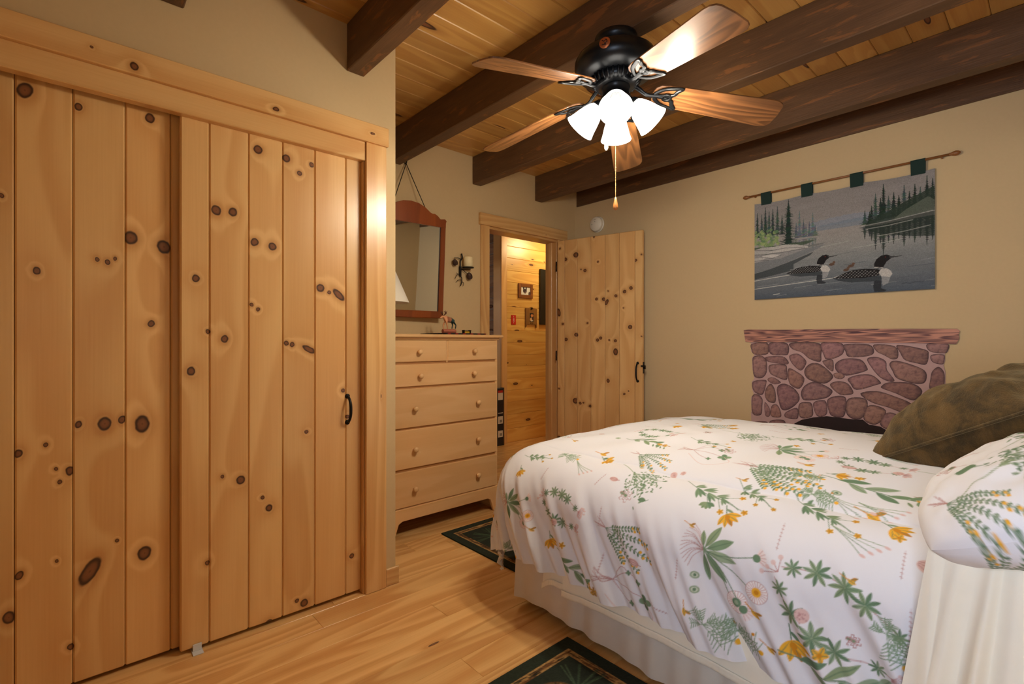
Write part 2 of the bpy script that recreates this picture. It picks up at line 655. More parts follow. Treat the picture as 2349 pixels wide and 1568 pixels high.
# ---- walls
wl = struct('wall_left', boxes_mesh([
    (XL - 0.12, XL, 1.053, YC, 0, CEIL + 0.02), (XL - 0.12, XL, -0.40, 1.053, 2.15, CEIL + 0.02),
    (XL - 0.12, XL, YB - 0.1, -0.40, 0, CEIL + 0.02), (XA - 0.02, XL - 0.12, YC - 0.12, YC, 0, CEIL + 0.02)]), M['wall'],
    'beige painted wall around the sliding closet doors')
wc = struct('wall_closet_inside', boxes_mesh([(XA - 0.1, XA, YB - 0.1, YC - 0.12, 0, CEIL + 0.02), (XA, XL - 0.12, YB - 0.1, YB, 0, CEIL + 0.02)]), M['wall'],
            'beige back wall inside the closet')
OY0, OY1, OZ = 2.581, 3.388, 2.13    # doorway
wa = struct('wall_alcove', boxes_mesh([
    (XA - 0.136, XA, YC - 0.1, OY0 - 0.02, 0, CEIL + 0.02), (XA - 0.136, XA, OY1 + 0.02, YF + 0.12, 0, CEIL + 0.02),
    (XA - 0.136, XA, OY0 - 0.02, OY1 + 0.02, OZ + 0.02, CEIL + 0.02)]), M['wall'],
    'beige wall with the mirror and the open doorway')
wf = struct('wall_far', boxes_mesh([(XA, XR + 0.1, YF, YF + 0.12, 0, CEIL + 0.02)]), M['wall'],
            'beige wall carrying the tapestry and stone fireplace panel')
WX0, WX1, WZ0, WZ1 = -0.13, 0.73, 0.85, 1.99
wr = struct('wall_right', boxes_mesh([(XR, XR + 0.1, YB - 0.1, YF, 0, CEIL + 0.02)]), M['wall'], 'beige wall at the head of the bed')
wb = struct('wall_back', boxes_mesh([
    (XL - 0.12, WX0, YB - 0.1, YB, 0, CEIL + 0.02), (WX1, XR, YB - 0.1, YB, 0, CEIL + 0.02),
    (WX0, WX1, YB - 0.1, YB, 0, WZ0), (WX0, WX1, YB - 0.1, YB, WZ1, CEIL + 0.02)]), M['wall'], 'beige wall with the window behind the viewer')
win = empty('window_1', (WX0, YB, WZ0))
tag(win, 'pine framed window letting daylight in behind the viewer', 'window', kind='structure')
wbox('window_frame', WX0 - 0.06, WX0 + 0.02, YB - 0.1, YB + 0.02, WZ0 - 0.05, WZ1 + 0.07, M['trim_z'], win, 0.002)
wbox('window_frame', WX1 - 0.02, WX1 + 0.06, YB - 0.1, YB + 0.02, WZ0 - 0.05, WZ1 + 0.07, M['trim_z'], win, 0.002)
wbox('window_frame', WX0 + 0.02, WX1 - 0.02, YB - 0.1, YB + 0.02, WZ1 - 0.02, WZ1 + 0.07, M['trim_x'], win, 0.002)
wbox('window_sill', WX0 + 0.02, WX1 - 0.02, YB - 0.1, YB + 0.05, WZ0 - 0.05, WZ0 + 0.02, M['trim_x'], win, 0.002)
xm = (WX0 + WX1) / 2
wbox('mullion', xm - 0.02, xm + 0.02, YB - 0.07, YB - 0.03, WZ0 + 0.02, WZ1 - 0.02, M['trim_z'], win, 0.002)
wbox('pane', WX0 + 0.02, xm - 0.02, YB - 0.053, YB - 0.049, WZ0 + 0.02, WZ1 - 0.02, M['glass'], win)
wbox('pane', xm + 0.02, WX1 - 0.02, YB - 0.053, YB - 0.049, WZ0 + 0.02, WZ1 - 0.02, M['glass'], win)

# ---- beams
BZ = 2.46
beam_labels = [
    (0.285, XL, 'dark ceiling beam cut off by the top edge above the closet header'),
    (1.008, XL, 'dark ceiling beam ending in the wall above the closet casing'),
    (1.722, XA, 'dark ceiling beam that carries the fan and the mirror cord'),
    (2.45, XA, 'dark ceiling beam ending over the doorway, next beyond the fan beam'),
    (3.15, XA, 'dark ceiling beam beside the one lying on the tapestry wall'),
]
for yc, xa, lab in beam_labels:
    b = box('ceiling_beam', xa + 0.002, XR - 0.002, yc - 0.0425, yc + 0.0425, BZ, CEIL - 0.0005, M['beam'], None, 0.004)
    tag(b, lab, 'beam', 'dark ceiling beams')
b = box('ceiling_beam', XA + 0.03, XR - 0.002, YF - 0.012, YF - 0.0005, BZ + 0.035, CEIL - 0.0005, M['beam'], None, 0.002)
tag(b, 'nearly black beam lying along the tapestry wall under the ceiling', 'beam', 'dark ceiling beams')

# ---- closet: casing and the two sliding doors
cs = empty('trim_1', (XL, 0.3, 0))
tag(cs, 'pine casing and header board around the closet doors', 'trim', kind='structure')
hk = []
for u_, v_, r_k, q_ in ((308, 152, 10, 0.7), (633, 250, 7, 0.6), (210, 108, 4, 0.5), (855, 306, 5, 0.6)):
    p_ = on_x(u_, v_, XL + 0.03)
    hk.append((p_[2] - 2.195, p_[1] - 0.334, r_k * 2.2 / F * q_, abs(on_x(u_ + r_k, v_, XL + 0.03)[1] - p_[1]), 0.0))
header_mat = wood('header_pine', 'Y', 'Z', PINE_L, PINE_D, knots=hk, rough=0.3, coat=0.25, rings=5, sa=7.0, sl=0.5, ring_amt=0.4)
wbox('header', XL, XL + 0.03, -0.5, 1.168, 2.15, 2.24, header_mat, cs, 0.003)
wbox('fascia', XL - 0.03, XL + 0.012, -0.40, 1.0535, 2.062, 2.15, M['trim_y'], cs, 0.003)
wbox('casing', XL, XL + 0.02, 1.054, 1.16, 0.0, 2.15, M['trim_z'], cs, 0.003)
wbox('casing', XL, XL + 0.02, -0.50, -0.40, 0.0, 2.15, M['trim_z'], cs, 0.003)
wbox('jamb', XL - 0.12, XL + 0.002, 1.046, 1.0535, 0.0, 2.06, M['trim_z'], cs, 0.001)
wbox('jamb', XL - 0.12, XL + 0.002, -0.4085, -0.399, 0.0, 2.06, M['trim_z'], cs, 0.001)


def knots_for(board, kn, solve, zc, yc):
    """knots given as photo points, turned into places and sizes on the board"""
    out = []
    for kq in kn:
        u, v, r = kq[:3]
        asp, rot = (kq[3], kq[4]) if len(kq) > 3 else (1.0, random.uniform(-0.3, 0.3))
        if not (board[0] - 6 <= u <= board[1] + 6):
            continue
        p = solve(u, v)
        q = solve(u + r, v)
        s = solve(u, v - r)
        out.append((p[0] - yc, p[1] - zc, abs(q[0] - p[0]) * 1.05, abs(s[1] - p[1]) * asp * 1.05, rot))
    return out


KL = [(57, 207, 17), (84, 620, 8), (105, 1020, 5), (160, 1080, 9), (128, 1075, 4), (137, 1105, 5), (42, 1040, 9), (44, 1320, 9), (130, 1286, 4), (162, 1483, 7),
      (180, 245, 8), (222, 594, 5), (247, 601, 6), (264, 593, 4), (240, 972, 14), (180, 973, 8), (280, 962, 8), (206, 1310, 17, 1.7, -0.5), (268, 1240, 4),
      (344, 271, 10), (300, 545, 14), (376, 566, 14), (347, 742, 7), (326, 972, 15, 1.2, 0.0), (331, 1268, 14), (20, 1416, 13), (3, 448, 5)]
KR = [(449, 638, 8), (438, 851, 9), (477, 760, 5), (476, 1290, 5), (496, 482, 10), (534, 486, 9), (515, 777, 8), (510, 1093, 4), (552, 1100, 9),
      (592, 343, 9), (584, 555, 8), (625, 565, 8), (577, 699, 4), (592, 709, 4), (602, 1141, 4), (617, 1164, 7), (617, 1428, 7), (657, 363, 8), (687, 397, 5), (715, 378, 5),
      (657, 787, 5), (670, 790, 5), (709, 801, 6, 2.4, 1.1), (703, 990, 4), (681, 1377, 4), (698, 1382, 8), (735, 660, 8), (755, 670, 4), (777, 676, 7, 2.2, 0.8), (787, 895, 4),
      (807, 1274, 5), (797, 955, 4)]


def closet_door(name, X, us, kn, label, u_first=None, first_y=None):
    ys = [on_x(u, 784, X)[1] for u in us]
    if first_y is not None:
        ys = [first_y, first_y + 0.118] + ys
        us = [-400, -120] + us
    root = empty(name, (X, ys[0], 0.012))
    tag(root, label, 'closet door', kind='structure')
    z0, z1 = 0.014, 2.10
    for i in range(len(ys) - 1):
        yc, zc = (ys[i] + ys[i + 1]) / 2, (z0 + z1) / 2
        ks = knots_for((us[i], us[i + 1]), kn, lambda u, v: on_x(u, v, X)[1:], zc, yc)
        t = random.uniform(-0.05, 0.05)
        mt = wood('closet_board_pine', 'Z', 'Y', tuple(c * (1 + t) for c in PINE_L), tuple(c * (1 + t) for c in PINE_D), knots=ks or None,
                  rough=0.33, coat=0.2, tone=0.07, rings=6, ring_amt=0.36, fibre=0.15, sa=4.0, sl=0.45)
        wbox('board', X - 0.03, X, ys[i] + 0.0007, ys[i + 1] - 0.0007, z0, z1, mt, root, 0.005)
    wbox('groove_shade_panel', X - 0.022, X - 0.010, ys[0] + 0.01, ys[-1] - 0.01, z0 + 0.01, z1 - 0.01, M['dark_gap'], root)  # added dark sheet, paints the shade at the bottom of the board grooves
    return root, ys


XD1, XD2 = XL - 0.022, XL - 0.066
dr, ysr = closet_door('door_1', XD1, [413, 480, 570, 648, 722, 793, 829], KR, 'sliding closet door in front, of knotty pine boards with black pull')
dl, ysl = closet_door('door_2', XD2, [33, 167, 287, 392, 450], KL, 'sliding closet door behind the other, of wide knotty pine boards', first_y=-0.398)


def pull_handle(parent, loc, rot, h=0.128, name='handle'):
    """Arched iron pull, local x out of the door, z up."""
    pts = smooth_path([(0.004, 0, -h / 2), (0.018, 0, -h * 0.44), (0.034, 0, -h * 0.25), (0.038, 0, 0), (0.034, 0, h * 0.25), (0.018, 0, h * 0.44), (0.004, 0, h / 2)], 5)
    n = len(pts)
    rad = [0.0045 + 0.003 * math.sin(PI * i / (n - 1)) for i in range(n)]
    bm = bmesh.new()
    add_tube(bm, pts, rad, 8)
    o = link(name, bm_mesh(bm), M['black_iron'], parent, loc, rot, True)
    for s in (-1, 1):
        d = link('rosette', lathe_mesh([(0.0, 0.006), (0.007, 0.006), (0.011, 0.003), (0.012, 0.0)], 16), M['black_iron'], o, (0, 0, s * h / 2), (0, PI / 2, 0), True)
    return o


hp = on_x(797, 938, XD1)
pull_handle(dr, (0.0, hp[1] - ysr[0], hp[2] - 0.012), (0, 0, 0), 0.122)
# floor guide of the closet doors
fg = empty('closet_door_guide', (XD1, ysr[0] + 0.055, 0.0))
tag(fg, 'small clear plastic floor guide under the closet doors', 'door guide')
box('guide_base', -0.06, 0.035, -0.018, 0.018, 0.0, 0.004, M['pane'], fg, 0.001)
box('guide_fin', 0.003, 0.008, -0.015, 0.015, 0.004, 0.030, M['pane'], fg, 0.001)
box('guide_fin', -0.042, -0.034, -0.015, 0.015, 0.004, 0.0125, M['pane'], fg, 0.001)

# ---- baseboards
for nm, bb, lab, mt in (
        ('baseboard_left', (XL, XL + 0.014, 1.161, YC + 0.014, 0, 0.085), 'short pine baseboard at the closet corner', 'trim_y'),
        ('baseboard_alcove', (XA, XA + 0.014, YC, 2.485, 0, 0.085), 'pine baseboard behind the chest of drawers', 'trim_y'),
        ('baseboard_far', (XA, XR, YF - 0.014, YF, 0, 0.085), 'pine baseboard along the tapestry wall', 'trim_x'),
        ('baseboard_right', (XR - 0.014, XR, YB, YF - 0.014, 0, 0.085), 'pine baseboard behind the head of the bed', 'trim_y')):
    o = box(nm, *bb, M[mt], None, 0.003)
    tag(o, lab, 'baseboard', kind='structure')

# ---- doorway: jambs, casing
dc = empty('trim_2', (XA, OY0, 0))
tag(dc, 'pine jambs and casing around the bedroom doorway', 'trim', kind='structure')
wbox('jamb', XA - 0.14, XA + 0.004, OY0 - 0.02, OY0, 0, OZ, M['trim_z'], dc, 0.002)
wbox('jamb', XA - 0.14, XA + 0.004, OY1, OY1 + 0.02, 0, OZ, M['trim_z'], dc, 0.002)
wbox('head_jamb', XA - 0.14, XA + 0.004, OY0 - 0.02, OY1 + 0.02, OZ, OZ + 0.02, M['trim_y'], dc, 0.002)
wbox('casing', XA, XA + 0.02, 2.487, 2.572, 0, 2.15, M['trim_z'], dc, 0.003)
wbox('casing', XA, XA + 0.02, 3.40, 3.485, 0, 2.15, M['trim_z'], dc, 0.003)
wbox('header', XA, XA + 0.028, 2.47, 3.515, 2.15, 2.246, M['trim_y'], dc, 0.003)
wbox('stop', XA - 0.09, XA - 0.05, OY0, OY0 + 0.012, 0, OZ, M['trim_z'], dc, 0.002)
wbox('stop', XA - 0.09, XA - 0.05, OY1 - 0.012, OY1, 0, OZ, M['trim_z'], dc, 0.002)

# ---- open door leaf
P0, P1 = Vector((-3.128, 3.362)), Vector((-2.325, 3.535))
lf_ang = math.atan2((P1 - P0).y, (P1 - P0).x)
lf_len = (P1 - P0).length
leaf = empty('door_3', (P0.x, P0.y, 0.015), (0, 0, lf_ang))
tag(leaf, 'open bedroom door of knotty pine boards with black pull', 'door', kind='structure')


def leaf_local(u, v):
    a, b, c = ray(u, v)
    dx, dy = math.cos(lf_ang), math.sin(lf_ang)
    # intersect d*(a,b) = P0 + s*(dx,dy)
    det = a * (-dy) - b * (-dx)
    d = (P0.x * (-dy) - P0.y * (-dx)) / det
    s = (a * P0.y - b * P0.x) / -det if False else ((a * d - P0.x) * dx + (b * d - P0.y) * dy)
    return (s, EYE + c * d - 0.015)


lu = [1276, 1294.5, 1323, 1354.5, 1387, 1420, 1455.6, 1478]
ls = [leaf_local(u, 784)[0] for u in lu]
ls[0], ls[-1] = 0.004, lf_len
zk = [(597, 315, 9), (663, 287, 13), (720, 385, 8), (695, 378, 4), (802, 330, 5), (970, 518, 9), (1010, 495, 9), (915, 545, 8), (866, 515, 4), (793, 565, 7), (838, 566, 9),
      (857, 585, 8, 2.0, -0.5), (963, 621, 4), (555, 650, 9, 2.3, 0.2), (580, 722, 6), (1005, 742, 11), (600, 820, 9), (665, 790, 10), (800, 824, 8), (819, 811, 8), (873, 824, 5), (912, 828, 8),
      (913, 898, 12, 1.5, 0.1), (736, 717, 5), (866, 1080, 8, 1.3, 0.2), (968, 1164, 6), (995, 1145, 4), (660, 1207, 14), (690, 1222, 7), (710, 1218, 5), (752, 1240, 7), (562, 247, 5), (1040, 320, 8),
      (555, 1440, 10), (557, 1130, 5), (777, 165, 5, 2.6, 0.0), (1076, 284, 4), (1076, 800, 4)]
KE = [(1080 + q[0] / 2.75, 480 + q[1] / 2.75, q[2] / 2.75 * 1.1) + tuple(q[3:]) for q in zk]
for i in range(7):
    s0, s1 = ls[i], ls[i + 1]
    zc = 2.115 / 2
    ks = knots_for((lu[i] + 4, lu[i + 1] - 4), KE, leaf_local, zc, (s0 + s1) / 2)
    t = random.uniform(-0.05, 0.05)
    mt = wood('door_board_pine', 'Z', 'X', tuple(c * (1 + t) for c in PINE_L), tuple(c * (1 + t) for c in PINE_D), knots=ks or None, rough=0.35, coat=0.15, tone=0.07, rings=6, ring_amt=0.34, fibre=0.15)
    link('board', cbox_mesh(s1 - s0 - 0.0020, 0.038, 2.115, 0.005), mt, leaf, ((s0 + s1) / 2, 0.019, zc))
box('groove_shade_panel', ls[0] + 0.01, lf_len - 0.01, 0.012, 0.026, 0.01, 2.105, M['dark_gap'], leaf)  # added dark sheet behind the leaf boards, groove shade as colour
hx, hz = leaf_local(1463, 853)
pull_handle(leaf, (hx, -0.001, hz), (0, 0, -PI / 2), 0.15)
lp = box('latch_plate', lf_len, lf_len + 0.004, 0.006, 0.032, hz - 0.01, hz + 0.085, M['black_iron'], leaf, 0.001)
box('latch_bolt', 0.002, 0.016, -0.006, 0.008, -0.012, 0.012, M['black_iron'], lp, 0.002)
tl = box('thumb_latch', lf_len - 0.012, lf_len + 0.028, -0.016, 0.002, hz + 0.045, hz + 0.058, M['black_iron'], leaf, 0.003)
for hzv in (0.25, 1.06, 1.88):
    h_ = link('hinge', lathe_mesh([(0.006, -0.045), (0.006, 0.045)], 12), M['black_iron'], leaf, (-0.004, -0.004, hzv), (0, 0, 0), True)

# ================================================================== hall behind the doorway
hw = struct('wall_hall', boxes_mesh([(HX - 0.12, HX - 0.018, 3.80, 6.0, 0, CEIL + 0.02), (HX - 0.12, HX - 0.018, 1.3, 2.95, 0, CEIL + 0.02), (HX - 0.12, HX - 0.018, 2.95, 3.80, 2.56, CEIL + 0.02)]), M['dark_gap'],
            'hall wall of level golden pine boards')
z = 0.0
i = 0
hall_h = [0.165, 0.168, 0.150, 0.140, 0.138, 0.146, 0.138, 0.148, 0.142, 0.146, 0.138, 0.150, 0.145, 0.140, 0.150, 0.140, 0.150, 0.14]
for h in hall_h:
    z1 = min(z + h, CEIL)
    if z1 - z > 0.02:
        wbox('board', HX - 0.02, HX, 3.872, 5.95, z + 0.0004, z1 - 0.0004, M['hall'], hw, 0.004)
        wbox('board', HX - 0.02, HX, 1.3, 2.86, z + 0.0004, z1 - 0.0004, M['hall'], hw, 0.004)
    z = z1
ht = empty('trim_3', (HX, 3.8, 0))
tag(ht, 'golden lit pine casing of the opening across the hall', 'trim', kind='structure')
wbox('casing', HX - 0.005, HX + 0.018, 3.782, 3.874, 0, 2.58, M['trim_z'], ht, 0.003)
wbox('casing', HX - 0.005, HX + 0.018, 2.86, 2.955, 0, 2.58, M['trim_z'], ht, 0.003)
wbox('header', HX - 0.005, HX + 0.02, 2.84, 3.89, 2.58, 2.67, M['trim_y'], ht, 0.003)
wbox('jamb', HX - 0.13, HX - 0.005, 3.782, 3.80, 0, 2.56, M['trim_z'], ht, 0.002)
he = struct('wall_hall_ends', boxes_mesh([(-7.2, XA, 5.95, 6.05, 0, CEIL + 0.02), (HX, XA - 0.136, 1.2, 1.3, 0, CEIL + 0.02), (XA - 0.136, XA - 0.02, YF + 0.12, 6.0, 0, CEIL + 0.02),
                                          (-7.2, HX - 0.12, 1.2, 1.3, 0, CEIL + 0.02), (-7.2, -7.1, 1.2, 6.0, 0, CEIL + 0.02)]), M['wall'], 'beige end walls of the hall and the room beyond')
fw = struct('wall_far_room', boxes_mesh([(-7.1, HX - 0.12, 4.32, 4.42, 0, CEIL + 0.02)]), plain('far_room_lit_seams', lin(214, 206, 196), 0.8), 'dim wall of level boards in the room beyond the hall')  # pale backing paints the lit chamfers as bright lines between the boards
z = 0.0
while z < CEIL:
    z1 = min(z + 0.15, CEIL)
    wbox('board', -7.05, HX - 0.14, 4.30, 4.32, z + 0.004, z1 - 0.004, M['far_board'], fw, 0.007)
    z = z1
# hall ceiling lamp
hl = empty('hall_ceiling_lamp', (-3.85, 4.55, CEIL))
tag(hl, 'round lit ceiling lamp in the hall', 'lamp')
link('lamp_base', lathe_mesh([(0.0, 0.02), (0.12, 0.02), (0.12, 0.0), (0.0, 0.0)], 24), M['white_plastic'], hl, (0, 0, -0.001), (0, 0, 0), True)
link('lamp_shade', lathe_mesh([(0.11, -0.002), (0.11, -0.03), (0.08, -0.07), (0.04, -0.09), (0.0, -0.095)], 24, False), glow_mat('hall_lamp_glass', (1.0, 0.78, 0.45), 6.0), hl, (0, 0, 0), (0, 0, 0), True)
L = bpy.data.lights.new('hall_bulb', 'POINT')
L.energy = HALL_W
L.color = (1.0, 0.80, 0.45)
L.shadow_soft_size = 0.1
lo = bpy.data.objects.new('hall_bulb', L)
COL.objects.link(lo)
lo.parent = hl
lo.location = (0, 0, -0.2)

# ================================================================== chest of drawers
DX, DY0, DY1, DT = -2.72, 1.43, 2.30, 1.250
ch = empty('chest_of_drawers', (DX, (DY0 + DY1) / 2, 0))
tag(ch, 'tall light birch chest of drawers with round wooden knobs', 'dresser')
BX = XA + 0.016
wbox('side_panel', BX, DX - 0.002, DY0, DY0 + 0.02, 0.02, 1.225, M['birch_z'], ch, 0.002)
wbox('side_panel', BX, DX - 0.002, DY1 - 0.02, DY1, 0.02, 1.225, M['birch_z'], ch, 0.002)
wbox('back_panel', BX, BX + 0.01, DY0 + 0.02, DY1 - 0.02, 0.05, 1.225, M['birch_z'], ch)
wbox('carcass', BX + 0.01, DX - 0.009, DY0 + 0.02, DY1 - 0.02, 0.15, 1.224, plain('carcass_birch', lin(176, 124, 74), 0.6), ch)
tp = wbox('top', BX - 0.001, DX + 0.03, DY0 - 0.035, DY1 + 0.035, 1.228, DT, M['birch_y'], ch, 0.006)
wbox('moulding', BX, DX + 0.012, DY0 - 0.014, DY1 + 0.014, 1.214, 1.228, M['birch_y'], ch, 0.006)
knob_prof = [(0.0, 0.034), (0.008, 0.0335), (0.0145, 0.030), (0.0175, 0.024), (0.0165, 0.018), (0.011, 0.012), (0.0085, 0.007), (0.010, 0.0), (0.0, 0.0)]
knob_me = lathe_mesh(knob_prof, 20)
rows = [(1.075, 1.212, True, ()), (0.922, 1.060, False, (1.654, 2.078)), (0.666, 0.909, False, (1.616, 2.113)), (0.413, 0.6535, False, (1.616, 2.113)), (0.176, 0.396, False, (1.616, 2.113))]
MID = 1.865


def drawer(y0, y1, z0, z1, kys):
    d = wbox('drawer', DX - 0.02, DX + 0.002, y0, y1, z0, z1, M['birch_y'], ch, 0.004)
    c = wloc(d)
    for ky in kys:
        k_ = link('knob', knob_me, M['birch_z'], d, (DX + 0.002 - c.x, ky - c.y, (z0 + z1) / 2 - c.z - 0.005), (0, PI / 2, 0), True)


for z0, z1, split, kys in rows:
    if split:
        drawer(DY0 + 0.006, MID - 0.006, z0, z1, ((DY0 + MID) / 2,))
        drawer(MID + 0.006, DY1 - 0.006, z0, z1, ((DY1 + MID) / 2,))
    else:
        drawer(DY0 + 0.006, DY1 - 0.006, z0, z1, kys)
wbox('divider', DX - 0.02, DX - 0.003, MID - 0.006, MID + 0.006, 1.066, 1.214, M['birch_z'], ch)
a, b_ = DY0 - 0.012, DY1 + 0.012
ap = [(a, 0.0), (a + 0.055, 0.0), (a + 0.085, 0.085), (a + 0.11, 0.098), (b_ - 0.11, 0.098), (b_ - 0.085, 0.085), (b_ - 0.055, 0.0), (b_, 0.0), (b_, 0.165), (b_ - 0.006, 0.172), (a + 0.006, 0.172), (a, 0.165)]
yc = ch.location.y
link('base_apron', prism_mesh([(p - yc, q) for p, q in ap], 0.022, 'X', 0.002), M['birch_y'], ch, (-0.010, 0, 0))
for yy in (DY0 - 0.012, DY1 - 0.008):
    wbox('base_side', BX, DX - 0.010, yy, yy + 0.02, 0.0, 0.168, M['birch_y'], ch, 0.002)

# ---- runner on the chest, moose, small stand, lamp
RX0, RX1, RY0, RY1 = -3.02, -2.71, 1.845, 2.185


class Canvas:
    """Colours of a dyed or printed surface on a regular grid (metres)."""

    def __init__(s, x0, x1, y0, y1, step, bg):
        s.nx, s.ny = int(round((x1 - x0) / step)) + 1, int(round((y1 - y0) / step)) + 1
        s.X, s.Y = np.linspace(x0, x1, s.nx), np.linspace(y0, y1, s.ny)
        s.h = step
        s.C = np.ones((s.nx, s.ny, 3)) * np.array(bg)

    def win(s, xa, xb, ya, yb):
        i0, i1 = np.searchsorted(s.X, [xa, xb])
        j0, j1 = np.searchsorted(s.Y, [ya, yb])
        if i1 <= i0 or j1 <= j0:
            return None
        return (slice(i0, i1), slice(j0, j1)), s.X[i0:i1, None], s.Y[None, j0:j1]

    def put(s, sl, mask, col):
        c = s.C[sl]
        m = mask[..., None]
        s.C[sl] = c * (1 - m) + np.array(col) * m

    def ell(s, x, y, a, b, rot=0.0, col=(0, 0, 0), alpha=1.0, soft=1.0, ring=None):
        r = max(a, b) * 1.3 + s.h * 2
        w = s.win(x - r, x + r, y - r, y + r)
        if not w:
            return
        sl, X, Y = w
        c, d = math.cos(rot), math.sin(rot)
        u, v = (X - x) * c + (Y - y) * d, -(X - x) * d + (Y - y) * c
        D = np.sqrt((u / a) ** 2 + (v / b) ** 2)
        q = s.h * soft / min(a, b)
        m = np.clip((1 - D) / q + 0.5, 0, 1)
        if ring:
            m = m * np.clip((D - (1 - ring)) / q + 0.5, 0, 1)
        s.put(sl, m * alpha, col)

    def line(s, pts, wd, col, alpha=1.0):
        for (xa, ya), (xb, yb) in zip(pts, pts[1:]):
            r = wd + s.h * 2
            w = s.win(min(xa, xb) - r, max(xa, xb) + r, min(ya, yb) - r, max(ya, yb) + r)
            if not w:
                continue
            sl, X, Y = w
            dx, dy = xb - xa, yb - ya
            L2 = dx * dx + dy * dy + 1e-12
            t = np.clip(((X - xa) * dx + (Y - ya) * dy) / L2, 0, 1)
            D = np.hypot(X - xa - t * dx, Y - ya - t * dy)
            s.put(sl, np.clip((wd / 2 - D) / s.h + 0.5, 0, 1) * alpha, col)

    def poly(s, pts, col, alpha=1.0):
        xs, ys = [p[0] for p in pts], [p[1] for p in pts]
        w = s.win(min(xs), max(xs), min(ys), max(ys))
        if not w:
            return
        sl, X, Y = w
        m = np.zeros((X.shape[0], Y.shape[1]), bool)
        n = len(pts)
        for i in range(n):
            x1, y1 = pts[i]
            x2, y2 = pts[(i + 1) % n]
            if abs(y1 - y2) < 1e-12:
                continue
            c = ((y1 > Y) != (y2 > Y)) & (X < (x2 - x1) * (Y - y1) / (y2 - y1) + x1)
            m ^= c
        s.put(sl, m * float(alpha), col)

    def leaf(s, x, y, ln, wd, ang, col, vein=None):
        c, d = math.cos(ang), math.sin(ang)
        w = s.win(min(x, x + ln * c) - wd, max(x, x + ln * c) + wd, min(y, y + ln * d) - wd, max(y, y + ln * d) + wd)
        if not w:
            return
        sl, X, Y = w
        u, v = ((X - x) * c + (Y - y) * d) / ln, -(X - x) * d + (Y - y) * c
        half = np.where((u > 0) & (u < 1), wd / 2 * np.sin(PI * np.clip(u, 0, 1)) ** 0.8, -s.h)
        m = np.clip((half - np.abs(v)) / s.h + 0.5, 0, 1)
        s.put(sl, m, col)
        if vein is not None:
            s.put(sl, np.clip((s.h * 0.55 - np.abs(v)) / s.h + 0.5, 0, 1) * ((u > 0.05) & (u < 0.9)) * 0.7, vein)

    def grain(s, amt, seed=1, sx=1, sy=1):
        r = np.random.default_rng(seed)
        n = r.random((s.nx // sx + 2, s.ny // sy + 2))
        n = np.repeat(np.repeat(n, sx, 0), sy, 1)[:s.nx, :s.ny]
        s.C *= (1 + (n - 0.5) * 2 * amt)[..., None]


def vnoise(nx, ny, cx, cy, seed=0):
    """smooth value noise in 0..1 on an nx x ny grid with cx x cy cells"""
    r = np.random.default_rng(seed)
    g = r.random((cx + 2, cy + 2))
    a, b = np.linspace(0, cx, nx), np.linspace(0, cy, ny)
    i, j = np.minimum(a.astype(int), cx), np.minimum(b.astype(int), cy)
    fa, fb = (a - i)[:, None], (b - j)[None, :]
    fa, fb = fa * fa * (3 - 2 * fa), fb * fb * (3 - 2 * fb)
    g00, g10, g01, g11 = g[np.ix_(i, j)], g[np.ix_(i + 1, j)], g[np.ix_(i, j + 1)], g[np.ix_(i + 1, j + 1)]
    return (g00 * (1 - fa) + g10 * fa) * (1 - fb) + (g01 * (1 - fa) + g11 * fa) * fb


M['print_cloth'] = printed('printed_cloth')
cv = Canvas(RX0, RX1, RY0, RY1, 0.004, lin(24, 18, 20))
for y in np.arange(RY0 + 0.03, RY1, 0.062):
    cv.line([(RX0, y), (RX1, y)], 0.024, lin(130, 28, 30))
for x in np.arange(RX0 + 0.03, RX1, 0.062):
    cv.line([(x, RY0), (x, RY1)], 0.012, lin(90, 22, 26), 0.6)
Pm = np.zeros((cv.nx, cv.ny, 3))
Pm[..., 0], Pm[..., 1] = cv.X[:, None] - (RX0 + RX1) / 2, cv.Y[None, :] - (RY0 + RY1) / 2
me = grid_mesh('runner', Pm, cv.C)
ro = link('table_runner', me, M['print_cloth'], None, ((RX0 + RX1) / 2, (RY0 + RY1) / 2, DT + 0.0095))
sm = ro.modifiers.new('thick', 'SOLIDIFY')
sm.thickness = 0.009
sm.offset = -1
tag(ro, 'dark red and black checked mat lying on the chest of drawers', 'mat')
ZT = DT + 0.0096


def skin_mesh(verts, edges, radii, sub=2, root=0):
    me = bpy.data.meshes.new('sk')
    me.from_pydata(verts, edges, [])
    o = bpy.data.objects.new('sk', me)
    COL.objects.link(o)
    o.modifiers.new('skin', 'SKIN')
    for v, r in zip(me.skin_vertices[0].data, radii):
        v.radius = r if isinstance(r, tuple) else (r, r)
    me.skin_vertices[0].data[root].use_root = True
    s = o.modifiers.new('sub', 'SUBSURF')
    s.levels = s.render_levels = sub
    dg = bpy.context.evaluated_depsgraph_get()
    dg.update()
    m2 = bpy.data.meshes.new_from_object(o.evaluated_get(dg))
    bpy.data.objects.remove(o)
    return m2


